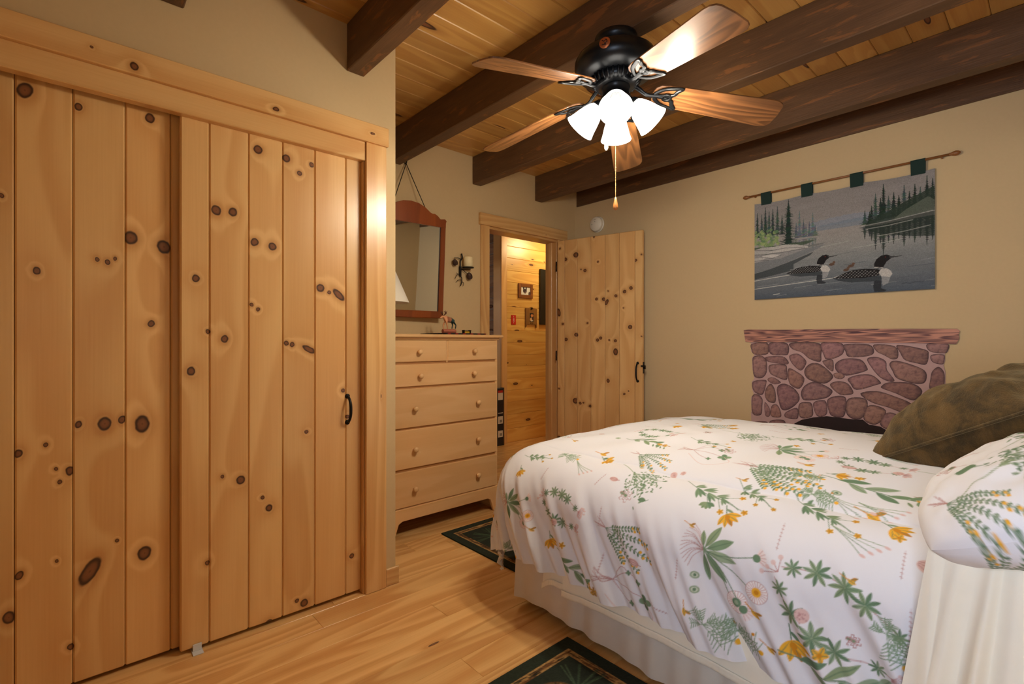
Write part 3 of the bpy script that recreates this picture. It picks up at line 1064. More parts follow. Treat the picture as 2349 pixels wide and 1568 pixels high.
# moose carving, nose to -y (left in the picture)
mo = empty('moose_figurine', (-2.90, 2.003, ZT))
tag(mo, 'small carved moose figurine with green hindquarters on a log base', 'figurine')
bz0 = 0.031
bs = tube_mesh([(0, -0.052, 0), (0, -0.02, 0.001), (0, 0.02, 0.0), (0, 0.054, 0)], [0.0155, 0.016, 0.0155, 0.015], 12)
link('log_base', bs, plain('log_carving', lin(176, 98, 72), 0.6, var=0.25, scale=60), mo, (0, 0, 0.0155), (0, 0, 0), False)
H0 = bz0
mv = [(0, 0.0, H0 + 0.064), (0, 0.028, H0 + 0.066), (0, -0.026, H0 + 0.070), (0, -0.040, H0 + 0.086), (0, -0.052, H0 + 0.088), (0, -0.068, H0 + 0.078), (0, -0.074, H0 + 0.073),
      (0, 0.042, H0 + 0.064), (0, 0.048, H0 + 0.058)]
mr = [(0.016, 0.019), (0.015, 0.017), (0.014, 0.019), (0.010, 0.012), 0.009, 0.0065, 0.0055, 0.008, 0.003]
me_ = [(0, 1), (0, 2), (2, 3), (3, 4), (4, 5), (5, 6), (1, 7), (7, 8)]
for sx in (-1, 1):
    f = -0.032 + 0.010 * sx
    h = 0.036 + 0.008 * sx
    i = len(mv)
    mv += [(sx * 0.009, -0.027, H0 + 0.052), (sx * 0.010, f, H0 + 0.026), (sx * 0.010, f + 0.004, H0 + 0.003)]
    mr += [0.008, 0.0042, 0.0042]
    me_ += [(2, i), (i, i + 1), (i + 1, i + 2)]
    i = len(mv)
    mv += [(sx * 0.009, 0.034, H0 + 0.050), (sx * 0.010, h + 0.010, H0 + 0.028), (sx * 0.010, h + 0.004, H0 + 0.003)]
    mr += [0.009, 0.0042, 0.0042]
    me_ += [(1, i), (i, i + 1), (i + 1, i + 2)]
mm = NT('painted_moose')
sp = mm.n('ShaderNodeSeparateXYZ')
tcx = mm.n('ShaderNodeTexCoord').outputs['Object']
mm.put(sp.inputs[0], tcx)
cl = mm.ramp(mm.math('ADD', mm.math('MULTIPLY_ADD', sp.outputs[1], 8.0, 0.5), mm.math('MULTIPLY', mm.math('SUBTRACT', mm.noise(tcx, 90, 2.0), 0.5), 0.18)),
             [(0.0, lin(226, 160, 108)), (0.32, lin(222, 150, 104)), (0.36, lin(150, 92, 66)), (0.58, lin(170, 108, 80)), (0.62, lin(24, 58, 54)), (1.0, lin(14, 36, 36))])
link('body', skin_mesh(mv, me_, mr), mm.out(cl, 0.45), mo, (0, 0, 0), (0, 0, 0), True)
bm = bmesh.new()
for sx in (-1, 1):
    pts = smooth_path([(sx * 0.004, -0.046, H0 + 0.094), (sx * 0.014, -0.044, H0 + 0.102), (sx * 0.024, -0.040, H0 + 0.112)], 3)
    add_tube(bm, pts, [0.003] * 3 + [0.004, 0.006, 0.006, 0.0075][:len(pts) - 3], 6)
    for dy, dz in ((-0.016, 0.016), (-0.004, 0.021), (0.010, 0.018)):
        add_tube(bm, [(sx * 0.022, -0.042, H0 + 0.108), (sx * 0.026, -0.042 + dy, H0 + 0.108 + dz)], [0.004, 0.0012], 5)
link('antlers', bm_mesh(bm), plain('antler_brown', lin(96, 52, 34), 0.5), mo, (0, 0, 0), (0, 0, 0), True)

st = empty('card_stand', (-2.86, 2.128, ZT))
tag(st, 'little black stand with a yellow card beside the moose', 'stand')
bm = bmesh.new()
add_box(bm, -0.012, 0.012, -0.031, -0.025, 0, 0.022)
add_box(bm, -0.012, 0.012, 0.025, 0.031, 0, 0.022)
add_box(bm, -0.006, 0.006, -0.025, 0.025, 0.018, 0.0225)
for s in (-1, 1):
    add_box(bm, -0.013, 0.013, s * 0.029 - 0.004, s * 0.029 + 0.004, 0.020, 0.026)
link('stand_frame', bm_mesh(bm), M['black_iron'], st)
box('card', -0.002, 0.002, -0.0248, 0.0248, 0.0, 0.0178, plain('yellow_card', lin(214, 166, 40), 0.5), st)

# lamp at the hidden end of the chest
lm = empty('table_lamp', (-2.93, 1.522, DT))
tag(lm, 'white cone shaded table lamp half hidden behind the closet corner', 'lamp')
link('lamp_base', lathe_mesh([(0.0, 0.0), (0.07, 0.0), (0.072, 0.012), (0.03, 0.025), (0.022, 0.05), (0.045, 0.10), (0.05, 0.14), (0.03, 0.19), (0.012, 0.21), (0.010, 0.25), (0.0, 0.25)], 24), M['cherry'], lm, (0, 0, 0), (0, 0, 0), True)
link('lamp_shade', lathe_mesh([(0.158, 0.205), (0.06, 0.43), (0.057, 0.43), (0.155, 0.205)], 40, False), plain('white_shade', lin(246, 240, 226), 0.8, var=0.02, scale=8), lm, (0, 0, 0), (0, 0, 0), True)

# ================================================================== hanging mirror
MYC, MW = 1.79, 0.285
M_ROT = (0, math.radians(3.6), math.radians(-3.0))
mr_ = empty('wall_mirror', (XA + 0.045, MYC, 1.375), M_ROT)
tag(mr_, 'cherry framed wall mirror with scrolled crest, tilted on black cord', 'mirror')
MH = 0.62
fw_ = 0.052
half = [(0.0, 0.815), (0.06, 0.808), (0.11, 0.788), (0.155, 0.757), (0.172, 0.752), (0.19, 0.754), (0.215, 0.742), (0.238, 0.722), (0.252, 0.724), (0.275, 0.728), (0.290, 0.716), (MW, 0.70)]
outer = [(-y, z) for y, z in half[::-1]] + half[1:]
poly = outer + [(MW, 0.665), (-MW, 0.665)]
link('crest', prism_mesh(poly, 0.022, 'X', 0.0015), M['cherry'], mr_, (0, 0, 0))
for s in (-1, 1):
    y0, y1 = sorted((s * MW, s * (MW - fw_ + 0.012)))
    box('frame_stile', 0.0, 0.024, y0, y1, 0.0, 0.67, M['cherry'], mr_, 0.005)
box('frame_rail', 0.0, 0.024, -MW + 0.03, MW - 0.03, 0.0, 0.052, M['cherry'], mr_, 0.005)
gl = box('mirror_glass', 0.002, 0.010, -MW + 0.036, MW - 0.036, 0.045, 0.675, M['mirror'], mr_)
box('backing', -0.006, 0.0015, -MW + 0.02, MW - 0.02, 0.02, 0.70, M['dark_gap'], mr_)
for s in (-1, 1):
    box('glass_edge', 0.010, 0.014, *sorted((s * (MW - 0.036), s * (MW - 0.044))), 0.05, 0.67, plain('dark_rebate', lin(40, 16, 10), 0.5), mr_)
# cord: from the crest up to a hook under the fan beam
inv = (Matrix.Translation(mr_.location) @ mr_.rotation_euler.to_matrix().to_4x4()).inverted()
apex = inv @ Vector((XA + 0.02, MYC + 0.01, 2.475))
bm = bmesh.new()
for s in (-1, 1):
    add_tube(bm, [(0.008, s * 0.145, 0.735), tuple(apex)], 0.0028, 6)
link('cord', bm_mesh(bm), M['black_iron'], mr_, (0, 0, 0), (0, 0, 0), True)
link('hook', tube_mesh([tuple(inv @ Vector((XA - 0.002, MYC + 0.01, 2.483))), tuple(apex), tuple(inv @ Vector((XA + 0.028, MYC + 0.01, 2.49)))], 0.005, 6), M['black_iron'], mr_, (0, 0, 0), (0, 0, 0), True)

# ================================================================== twig candle sconce
sp0 = on_x(1059, 620, XA)
sn = empty('candle_sconce', (XA, sp0[1], sp0[2]))
tag(sn, 'black twig sconce with pine cones holding a cream candle', 'sconce')
K = 3.9 / F


def sq(u, v, x=0.02):
    return (x, (u - 1064) * K * 1.29, (620 - v) * K)


bm = bmesh.new()
tw = [([(1060, 583), (1061, 592), (1058, 600), (1057, 612), (1057, 630), (1060, 640), (1060, 650), (1057, 657)], 0.006),
      ([(1059, 596), (1052, 594), (1044, 595)], 0.0035), ([(1057, 616), (1064, 621), (1074, 628)], 0.004), ([(1057, 618), (1070, 618), (1080, 616)], 0.004),
      ([(1058, 633), (1051, 631), (1046, 642)], 0.003), ([(1060, 643), (1052, 644), (1048, 650)], 0.003), ([(1060, 646), (1064, 650), (1063, 657)], 0.003), ([(1053, 631), (1048, 628)], 0.0025)]
for pts, r in tw:
    pp = smooth_path([sq(u, v, 0.022 + 0.004 * (i % 2)) for i, (u, v) in enumerate(pts)], 4)
    add_tube(bm, pp, [r * (1 - 0.5 * i / len(pp)) for i in range(len(pp))], 6)
link('twig', bm_mesh(bm), M['black_iron'], sn, (0, 0, 0), (0, 0, 0), True)
box('wall_plate', 0.0, 0.02, -0.03, -0.014, -0.05, 0.03, M['black_iron'], sn, 0.003)
cx, cy_, cz = 0.055, sq(1069, 600)[1], sq(1069, 615)[2]
link('candle_plate', lathe_mesh([(0.0, -0.003), (0.044, -0.003), (0.047, 0.004), (0.044, 0.002), (0.0, 0.002)], 24), M['black_iron'], sn, (cx, cy_, cz), (0, 0, 0), True)
cd = empty('pillar_candle', (XA + cx, sp0[1] + cy_, sp0[2] + cz + 0.0022))
tag(cd, 'short cream pillar candle standing on the twig sconce', 'candle')
link('wax', lathe_mesh([(0.0, 0.0), (0.037, 0.0), (0.037, 0.078), (0.034, 0.082), (0.028, 0.074), (0.0, 0.072)], 24), M['candle'], cd, (0, 0, 0), (0, 0, 0), True)
link('wick', tube_mesh([(0, 0, 0.07), (0.001, 0, 0.08)], 0.001, 5), M['black_iron'], cd)
for (u, v, s) in ((1044, 605, 0.024), (1075, 632, 0.027)):
    prof = [(0.0, 1.0)]
    for i in range(7):
        z = 0.9 - i * 0.27
        w = math.sqrt(max(0.05, 1 - (z * 0.85 + 0.1) ** 2)) * 0.9
        prof += [(w * 0.72, z + 0.06), (w, z - 0.12)]
    prof += [(0.0, -1.0)]
    c = link('pine_cone', lathe_mesh([(r * s, z * s) for r, z in prof], 14), plain('cone_brown', lin(66, 42, 30), 0.6, var=0.3), sn, sq(u, v, 0.036), (0.5, 0.4, 0), False)

# ================================================================== smoke detector
dp = on_y(1372, 515, YF)
sd = empty('smoke_detector', (dp[0], YF, dp[2]), (PI / 2, 0, 0))
tag(sd, 'round white smoke detector on the wall above the open door', 'smoke detector')
link('mount_plate', lathe_mesh([(0.0, 0.0), (0.072, 0.0), (0.072, 0.008), (0.0, 0.008)], 36), M['white_plastic'], sd, (0, 0, 0), (0, 0, 0), True)
link('cover', lathe_mesh([(0.062, 0.008), (0.064, 0.014), (0.066, 0.018), (0.066, 0.036), (0.060, 0.044), (0.0, 0.046)], 36, False), M['white_plastic'], sd, (0, 0, 0), (0, 0, 0), True)
gry = plain('grey_vent', lin(110, 108, 104), 0.5)
for ax, ay in ((0.0, 0.040), (-0.036, 0.0), (-0.002, 0.02)):
    link('vent_hole', lathe_mesh([(0.0, 0.0465), (0.0035, 0.0465), (0.0035, 0.044)], 10), gry, sd, (ax, ay, 0.0005))

# ================================================================== hall pictures
def hang(name, u0, u1, v0, v1, label, cat, fmat, fwid, inner, depth=0.018):
    p0, p1 = on_x(u0, v0, HX), on_x(u1, v1, HX)
    y0, y1 = p0[1], p1[1]
    zt, zb = (on_x(u0, v0, HX)[2] + on_x(u1, v0, HX)[2]) / 2, (on_x(u0, v1, HX)[2] + on_x(u1, v1, HX)[2]) / 2
    e = empty(name, (HX, (y0 + y1) / 2, zb))
    tag(e, label, cat)
    w, h = (y1 - y0) / 2, zt - zb
    box('frame_side', 0.0005, depth, -w, -w + fwid, 0, h, fmat, e, 0.003)
    box('frame_side', 0.0005, depth, w - fwid, w, 0, h, fmat, e, 0.003)
    box('frame_side', 0.0005, depth, -w + fwid, w - fwid, 0, fwid, fmat, e, 0.003)
    box('frame_side', 0.0005, depth, -w + fwid, w - fwid, h - fwid, h, fmat, e, 0.003)
    if inner is not None:
        a, b, c, d = -w + fwid, w - fwid, fwid, h - fwid
        st_ = 0.002
        cv = Canvas(a, b, c, d, st_, (0.8, 0.8, 0.78))
        inner(cv, a, b, c, d)
        P = np.zeros((cv.nx, cv.ny, 3))
        P[..., 1], P[..., 2] = cv.X[:, None], cv.Y[None, :]
        link('picture', grid_mesh('picture', P, cv.C), M['print_cloth'], e, (depth * 0.55, 0, 0))
    return e


def dog_photo(cv, a, b, c, d):
    w, h = b - a, d - c
    X, Y = lambda t: a + w * t, lambda t: c + h * t
    cv.poly([(X(.22), Y(1)), (X(.36), Y(1)), (X(.36), Y(.6)), (X(.24), Y(.6))], lin(50, 40, 44))
    cv.poly([(X(.50), Y(1)), (X(.62), Y(1)), (X(.62), Y(.6)), (X(.5), Y(.6))], lin(50, 40, 44))
    cv.ell(X(.42), Y(.5), w * .2, h * .28, 0, lin(70, 52, 56))
    cv.ell(X(.44), Y(.35), w * .1, h * .2, 0, lin(120, 96, 96))
    cv.ell(X(.42), Y(.42), w * .05, h * .08, 0, lin(20, 16, 20))
    cv.ell(X(.34), Y(.6), w * .03, h * .05, 0, lin(20, 16, 20))
    cv.ell(X(.5), Y(.6), w * .03, h * .05, 0, lin(20, 16, 20))
    cv.ell(X(.92), Y(.15), w * .12, h * .3, 0, lin(90, 72, 70))


oakf = wood('hall_frame_oak', 'Y', 'Z', lin(140, 82, 34), lin(104, 56, 20), tone=0.02)
hang('picture_frame', 1188, 1220.5, 651, 684, 'small brown framed dog photo on the hall boards', 'picture', oakf, 0.042, dog_photo)


def mat_art(cv, a, b, c, d):
    w, h = b - a, d - c
    cv.C[:] = lin(232, 222, 190)
    cv.poly([(a + w * .2, c + h * .15), (b - w * .2, c + h * .15), (b - w * .2, d - h * .15), (a + w * .2, d - h * .15)], lin(120, 130, 110))


p0 = on_x(1236.5, 622, HX)
hang('picture_frame', 1236.5, 1292, 621, 745, 'large black framed picture half hidden by the doorway jamb', 'picture', plain('black_frame', lin(28, 26, 20), 0.35), 0.10, mat_art, 0.03)
# plaque-shaped wooden frame
p0, p1 = on_x(1204.5, 706, HX), on_x(1230, 750, HX)
pl_y, pl_z0, pl_z1 = (p0[1] + p1[1]) / 2, p1[2], p0[2]
e = empty('photo_plaque', (HX, pl_y, pl_z0))
tag(e, 'rustic wooden photo plaque with bear cutout under the dog photo', 'picture')
w, h = (p1[1] - p0[1]) / 2, pl_z1 - pl_z0
pol = [(-w, -0.01), (-w + 0.025, 0.03), (w - 0.03, 0.03), (w - 0.01, -0.01), (w, 0.0), (w, h - 0.004), (0.03, h), (0.012, h + 0.018), (-0.015, h + 0.015), (-0.03, h), (-w, h)]
link('plaque', prism_mesh(pol, 0.018, 'X', 0.002), wood('plaque_wood', 'Z', 'Y', lin(150, 108, 56), lin(120, 80, 38), tone=0.02), e, (0.0005, 0, 0))


def plaque_photo():
    a, b, c, d = -0.034, 0.030, 0.062, 0.172
    cv = Canvas(a, b, c, d, 0.002, lin(34, 36, 40))
    cv.ell(0.004, 0.14, 0.022, 0.018, 0, lin(214, 140, 84))
    cv.ell(-0.008, 0.092, 0.022, 0.024, 0, lin(226, 186, 140))
    cv.ell(0.012, 0.105, 0.012, 0.016, 0, lin(70, 44, 40))
    cv.ell(0.004, 0.078, 0.018, 0.008, 0, lin(220, 214, 200))
    P = np.zeros((cv.nx, cv.ny, 3))
    P[..., 1], P[..., 2] = cv.X[:, None], cv.Y[None, :]
    link('photo', grid_mesh('photo', P, cv.C), M['print_cloth'], e, (0.0192, 0, 0))


plaque_photo()
for dy in (-0.022, -0.002, 0.018):
    box('slot', 0.0183, 0.0195, dy - 0.004, dy + 0.004, 0.036, 0.056, M['black_iron'], e)
link('bear', prism_mesh([(-0.02, h - 0.014), (-0.016, h + 0.003), (0.0, h + 0.006), (0.014, h + 0.002), (0.018, h - 0.012), (0.008, h - 0.006), (-0.006, h - 0.018), (-0.012, h - 0.024)], 0.004, 'X'), M['black_iron'], e, (0.0188, 0, 0))
# red card with white marks
p0, p1 = on_x(1172.5, 722, HX), on_x(1183, 744.5, HX)
cv = Canvas(p0[1], p1[1], p1[2], p0[2], 0.0022, lin(206, 40, 24))
ym, zz0, zz1 = (p0[1] + p1[1]) / 2, p1[2], p0[2]
for i, t in enumerate((.2, .34, .42, .5, .58, .68, .86)):
    z = zz0 + (zz1 - zz0) * t
    q = (0.004, 0.010, 0.006, 0.010, 0.008, 0.007, 0.003)[i]
    cv.line([(ym - q, z), (ym + q * 0.6, z + 0.003), (ym + q, z - 0.004)], 0.004, lin(250, 236, 220))
P = np.zeros((cv.nx, cv.ny, 3))
P[..., 1], P[..., 2] = cv.X[:, None] - ym, cv.Y[None, :] - zz0
o = link('wall_card', grid_mesh('wall_card', P, cv.C), M['print_cloth'], None, (HX + 0.0045, ym, zz0))
sm = o.modifiers.new('thick', 'SOLIDIFY')
sm.thickness = 0.003
sm.offset = -1
tag(o, 'small red card with white marks on the hall boards', 'card')
# tall dark carton leaning in the opening across the hall
bp = on_x(1141, 1006, HX + 0.03)
tb = empty('tall_carton', (HX + 0.035, 3.735, 0.0))
tag(tb, 'tall narrow dark carton with white labels standing beyond the chest', 'carton')
navy = plain('carton_navy', lin(30, 34, 46), 0.4)
wh = plain('carton_label', lin(228, 222, 210), 0.5)
rd = plain('carton_red', lin(196, 40, 32), 0.5)
HB = 0.665
box('carton_body', -0.03, 0.03, -0.09, 0.042, 0, HB, navy, tb, 0.003)
for y in (0.037,):
    box('carton_edge', -0.029, 0.033, y, y + 0.012, 0, HB + 0.004, plain('carton_brown', lin(96, 70, 46), 0.5), tb, 0.002)
for (z0, z1, mt) in ((0.615, 0.640, rd), (0.53, 0.612, wh), (0.375, 0.382, wh), (0.255, 0.34, wh), (0.10, 0.175, wh)):
    box('label', 0.0302, 0.0312, -0.045, 0.028, z0, z1, mt, tb)
for i in range(7):
    box('barcode', 0.0314, 0.0318, -0.02 + i * 0.005, -0.018 + i * 0.005 + 0.001 * (i % 2), 0.27, 0.30, M['black_iron'], tb)
    box('barcode', 0.0314, 0.0318, -0.02 + i * 0.005, -0.018 + i * 0.005 + 0.001 * (i % 3 == 0), 0.115, 0.145, M['black_iron'], tb)

# ================================================================== ceiling fan
FX, FY = -1.240, 1.690
fan = empty('ceiling_fan', (FX, FY, BZ))
tag(fan, 'five blade ceiling fan with four lit glass shades', 'ceiling fan')
FBZ = 2.250 - BZ                       # blade roots, relative to the beam underside
canopy = link('canopy', lathe_mesh([(0.0, 0.0), (0.085, 0.0), (0.088, -0.012), (0.085, -0.026), (0.070, -0.038), (0.062, -0.046), (0.0, -0.046)], 40), M['fan_black'], fan, (0, 0, -0.0005), (0, 0, 0), True)
hous = link('motor_housing', lathe_mesh([(0.0, -0.044), (0.062, -0.044), (0.090, -0.050), (0.128, -0.066), (0.158, -0.086), (0.169, -0.106), (0.169, -0.128), (0.160, -0.148), (0.138, -0.163), (0.114, -0.169),
                                         (0.108, -0.170), (0.0, -0.170)], 56), M['fan_black'], fan, (0, 0, 0), (0, 0, 0), True)
vent = link('vent_ring', lathe_mesh([(0.0, -0.168), (0.100, -0.168), (0.092, -0.192), (0.078, -0.206), (0.0, -0.206)], 48), M['fan_black'], fan, (0, 0, 0), (0, 0, 0), True)
for k in range(30):
    an = 2 * PI * k / 30
    pts = [(0.104 * math.cos(an), 0.104 * math.sin(an), -0.167), (0.098 * math.cos(an), 0.098 * math.sin(an), -0.187), (0.080 * math.cos(an), 0.080 * math.sin(an), -0.205)]
    link('rib', tube_mesh(pts, 0.0042, 6), M['fan_black'], vent, (0, 0, 0), (0, 0, 0), True)
link('switch_housing', lathe_mesh([(0.0, -0.204), (0.056, -0.204), (0.058, -0.212), (0.054, -0.217), (0.054, -0.247), (0.062, -0.250), (0.062, -0.262), (0.045, -0.285), (0.020, -0.296), (0.0, -0.298)], 40), M['fan_black'], fan, (0, 0, 0), (0, 0, 0), True)
# copper badge on the housing towards the viewer
ba = math.radians(-68)
bd = link('badge', lathe_mesh([(0.0, 0.004), (0.018, 0.004), (0.021, 0.002), (0.022, 0.0)], 24), M['copper'], fan, (0.1685 * math.cos(ba), 0.1685 * math.sin(ba), -0.112), (0, PI / 2, ba), True)
bm = bmesh.new()
add_tube(bm, smooth_path([(-0.010, -0.010, 0), (-0.004, -0.002, 0), (-0.010, 0.006, 0), (0.0, 0.010, 0), (0.004, 0.0, 0), (0.010, 0.006, 0), (0.008, -0.010, 0)], 4), 0.0016, 5)
link('emblem', bm_mesh(bm), M['fan_black'], bd, (0, 0, 0.0042), (0, 0, 0), True)


def blade_outline():
    pts = []
    r0, r1, w0, w1 = 0.150, 0.675, 0.060, 0.076
    low = [(r0 + 0.010, -w0 * 0.62), (r0 + 0.03, -w0 * 0.9), (r0 + 0.06, -w0), (r1 - 0.05, -w1), (r1 - 0.026, -w1 * 0.97), (r1 - 0.008, -w1 * 0.84), (r1, -w1 * 0.66)]
    up = [(x, -y) for x, y in low[::-1]]
    return low + [(r1 + 0.004, 0)] + up + [(r0, 0)]


blade_me = prism_mesh(blade_outline(), 0.006, 'Z', 0.001)
bm = bmesh.new()
for sy in (-1, 1):
    lp = smooth_path([(0.165, sy * 0.004, 0), (0.172, sy * 0.022, 0), (0.196, sy * 0.042, 0), (0.228, sy * 0.052, 0), (0.262, sy * 0.058, 0), (0.246, sy * 0.036, 0), (0.238, sy * 0.018, 0), (0.206, sy * 0.006, 0)], 4, True)
    add_tube(bm, lp, 0.0085, 8, True, 0.4)
add_tube(bm, [(0.214 + 0.016 * math.cos(t), 0.016 * math.sin(t), -0.001) for t in np.linspace(0, 2 * PI, 17)[:-1]], 0.007, 8, True, 0.45)
add_tube(bm, smooth_path([(0.075, 0, 0.030), (0.10, 0, 0.016), (0.13, 0, -0.002), (0.17, 0, 0.0), (0.20, 0, 0.0)], 4), [0.012] * 6 + [0.010] * 11, 8, False, 0.6)
iron_me = bm_mesh(bm)
for k in range(5):
    an = math.radians(-95.6 + 72 * k)
    br = link('blade', blade_me, M['blade'], fan, (0, 0, FBZ), (0, 0, 0))
    br.rotation_mode = 'QUATERNION'
    br.rotation_quaternion = (Matrix.Rotation(an, 4, 'Z') @ Matrix.Rotation(math.radians(9.5), 4, 'Y') @ Matrix.Rotation(math.radians(-14), 4, 'X')).to_quaternion()
    link('blade_iron', iron_me, M['fan_black'], br, (0, 0, -0.004), (0, 0, 0), True)

# glass shades
sh_prof = [(0.020, 0.0), (0.026, 0.004), (0.034, 0.016), (0.044, 0.040), (0.051, 0.064), (0.057, 0.088), (0.062, 0.104), (0.066, 0.114), (0.064, 0.114), (0.060, 0.103), (0.055, 0.088), (0.049, 0.064), (0.042, 0.040), (0.032, 0.016), (0.022, 0.004)]
shade_me = lathe_mesh(sh_prof, 40, False)
bulb_me = lathe_mesh([(0.0, 0.010), (0.012, 0.012), (0.014, 0.030), (0.026, 0.056), (0.028, 0.068), (0.022, 0.084), (0.0, 0.094)], 20)
arm_me = tube_mesh(smooth_path([(0.030, 0, 0.010), (0.052, 0, 0.012), (0.064, 0, 0.004), (0.072, 0, -0.010)], 4), 0.010, 8)
cup_me = lathe_mesh([(0.0, -0.012), (0.020, -0.012), (0.026, 0.0), (0.027, 0.010), (0.0, 0.010)], 20)
SH_Z = -0.268
for k in range(4):
    an = math.radians(-54 + 90 * k)
    arm = link('light_arm', arm_me, M['fan_black'], fan, (0, 0, SH_Z), (0, 0, an), True)
    tilt = math.radians(180 - 42)
    cup = link('socket_cup', cup_me, M['fan_black'], arm, (0.070, 0, -0.008), (0, tilt, 0), True)
    d = Vector((math.sin(tilt), 0, math.cos(tilt)))
    pos = Vector((0.070, 0, -0.008)) + d * 0.004
    R = Matrix.Rotation(an, 4, 'Z')
    sh = link('glass_shade', shade_me, M['lit_glass'], fan, tuple(R @ pos + Vector((0, 0, SH_Z))), (0, tilt, an), True)
    link('bulb', bulb_me, M['bulb'], sh, (0, 0, 0), (0, 0, 0), True)
    L = bpy.data.lights.new('fan_bulb', 'POINT')
    L.energy = FAN_W
    L.color = (1.0, 0.89, 0.70)
    L.shadow_soft_size = 0.045
    lo = bpy.data.objects.new('fan_bulb', L)
    COL.objects.link(lo)
    lo.parent = fan
    lo.location = tuple(R @ (pos + d * 0.135) + Vector((0, 0, SH_Z)))


def bead_chain(pts, r, step):
    bm = bmesh.new()
    a, b = Vector(pts[0]), Vector(pts[1])
    n = int((b - a).length / step)
    for i in range(n + 1):
        c = a + (b - a) * i / n
        bmesh.ops.create_icosphere(bm, subdivisions=1, radius=r, matrix=Matrix.Translation(c))
    add_tube(bm, [a, b], r * 0.35, 5)
    return bm_mesh(bm)


c1 = link('pull_chain', bead_chain([(-0.010, 0.012, -0.29), (-0.010, 0.012, -0.655)], 0.0022, 0.005), M['brass'], fan, (0, 0, 0), (0, 0, 0), True)
link('chain_pull', lathe_mesh([(0.0, 0.0), (0.003, -0.002), (0.006, -0.014), (0.0095, -0.032), (0.0105, -0.042), (0.008, -0.052), (0.0, -0.056)], 16), M['oak_pull'], c1, (-0.010, 0.012, -0.655), (0, 0, 0), True)
c2 = link('pull_chain', bead_chain([(-0.045, -0.005, -0.29), (-0.045, -0.005, -0.425)], 0.0022, 0.005), M['brass'], fan, (0, 0, 0), (0, 0, 0), True)
link('chain_pull', lathe_mesh([(0.0, 0.0), (0.003, -0.002), (0.008, -0.010), (0.008, -0.020), (0.004, -0.030), (0.0, -0.032)], 14), M['white_plastic'], c2, (-0.045, -0.005, -0.425), (0, 0, 0), True)

# ================================================================== tapestry on the far wall
def TZ(zx, zy):
    p = on_y(1680 + zx / 3.511, 320 + zy / 3.511, YF - 0.012)
    return (p[0], p[2])


TX0, TX1, TB, TT = -1.470, -0.486, 1.500, 2.178
tc_ = Canvas(TX0, TX1, TB, TT, 0.0021, (0.3, 0.3, 0.3))


def TP(u, v):
    return (TX0 + (TX1 - TX0) * u, TB + (TT - TB) * v)


nx, ny = tc_.nx, tc_.ny
VV = np.linspace(0, 1, ny)[None, :, None]
UU = np.linspace(0, 1, nx)[:, None, None]
sky, water_hi, water_lo = np.array(lin(150, 145, 143)), np.array(lin(158, 152, 148)), np.array(lin(84, 94, 106))
g_water = water_lo + (np.array(lin(150, 152, 150)) - water_lo) * np.clip(VV / 0.5, 0, 1)
g_water = g_water + (water_hi - g_water) * np.clip((VV - 0.35) / 0.3, 0, 1) * (1 - 0.35 * np.abs(UU - 0.45))
tc_.C[:] = np.where(VV > 0.66, sky * (0.93 + 0.2 * (1 - VV)), g_water)
tc_.C *= 0.90 + 0.2 * (0.6 * vnoise(nx, ny, 6, 26, 3) + 0.4 * vnoise(nx, ny, 16, 70, 5))[..., None]


def hills(y0, amp, u0, u1, col, seed, base):
    r = np.random.default_rng(seed)
    us = np.linspace(u0, u1, 24)
    ys = y0 + amp * (np.sin((us - u0) / (u1 - u0) * PI) * 0.7 + 0.3 * r.random(24))
    tc_.poly([TP(a, b) for a, b in zip(us, ys)] + [TP(u1, base), TP(u0, base)], col, 0.75)


hills(0.70, 0.045, 0.36, 0.80, lin(138, 146, 160), 1, 0.66)
hills(0.66, 0.035, 0.40, 0.80, lin(122, 134, 148), 2, 0.625)


def conifer(u, v, h, w, col, seed, flip=1, alpha=1.0):
    """tree with base at (u, v), height h as a share of the picture height"""
    r = np.random.default_rng(seed)
    x, y = TP(u, v)
    H, Wd = h * (TT - TB), w
    n = max(5, int(H / 0.011))
    tc_.line([(x, y), (x, y + flip * H)], 0.004, col, alpha)
    for i in range(n):
        t = i / n
        yy = y + flip * H * (0.06 + 0.94 * t)
        ww = 1.9 * Wd * (1 - t) ** 0.8 * (0.7 + 0.6 * r.random())
        d = H / n * 1.25
        c = tuple(q * (0.75 + 0.5 * r.random()) for q in col)
        tc_.poly([(x - ww, yy - flip * d * 0.5), (x - ww * 0.4, yy - flip * d * 0.15), (x, yy + flip * d), (x + ww * 0.4, yy - flip * d * 0.1), (x + ww * (0.8 + 0.3 * r.random()), yy - flip * d * 0.45)], c, alpha)


dkg, mid, far_ = lin(38, 54, 46), lin(66, 84, 80), lin(104, 116, 122)
# right shore: hill with trees and their reflection
for i, (u, h) in enumerate(((0.665, .12), (0.69, .10), (0.70, .15), (0.72, .25), (0.745, .20), (0.76, .32), (0.785, .20), (0.81, .22), (0.835, .18), (0.86, .26), (0.885, .19), (0.91, .24), (0.935, .2), (0.965, .28), (0.99, .24))):
    b = 0.62 + (u - 0.66) * 0.18
    conifer(u, b, h, 0.013 + 0.02 * h, dkg if i % 3 else mid, 40 + i)
    conifer(u, b - 0.03 - (u - .66) * .1, h * 0.85, 0.012 + 0.02 * h, lin(52, 64, 60), 80 + i, -1, 0.85)
tc_.poly([TP(.655, .60), TP(.70, .645), TP(.78, .70), TP(.88, .78), TP(1, .86), TP(1, .655), TP(.85, .635), TP(.7, .605)], lin(48, 62, 52), 0.9)
tc_.poly([TP(.80, .62), TP(.87, .70), TP(.97, .78), TP(1, .74), TP(1, .66), TP(.9, .645)], lin(104, 112, 100), 0.7)
tc_.poly([TP(.66, .60), TP(.85, .63), TP(1, .65), TP(1, .44), TP(.9, .46), TP(.78, .50), TP(.7, .54)], lin(44, 56, 50), 0.8)
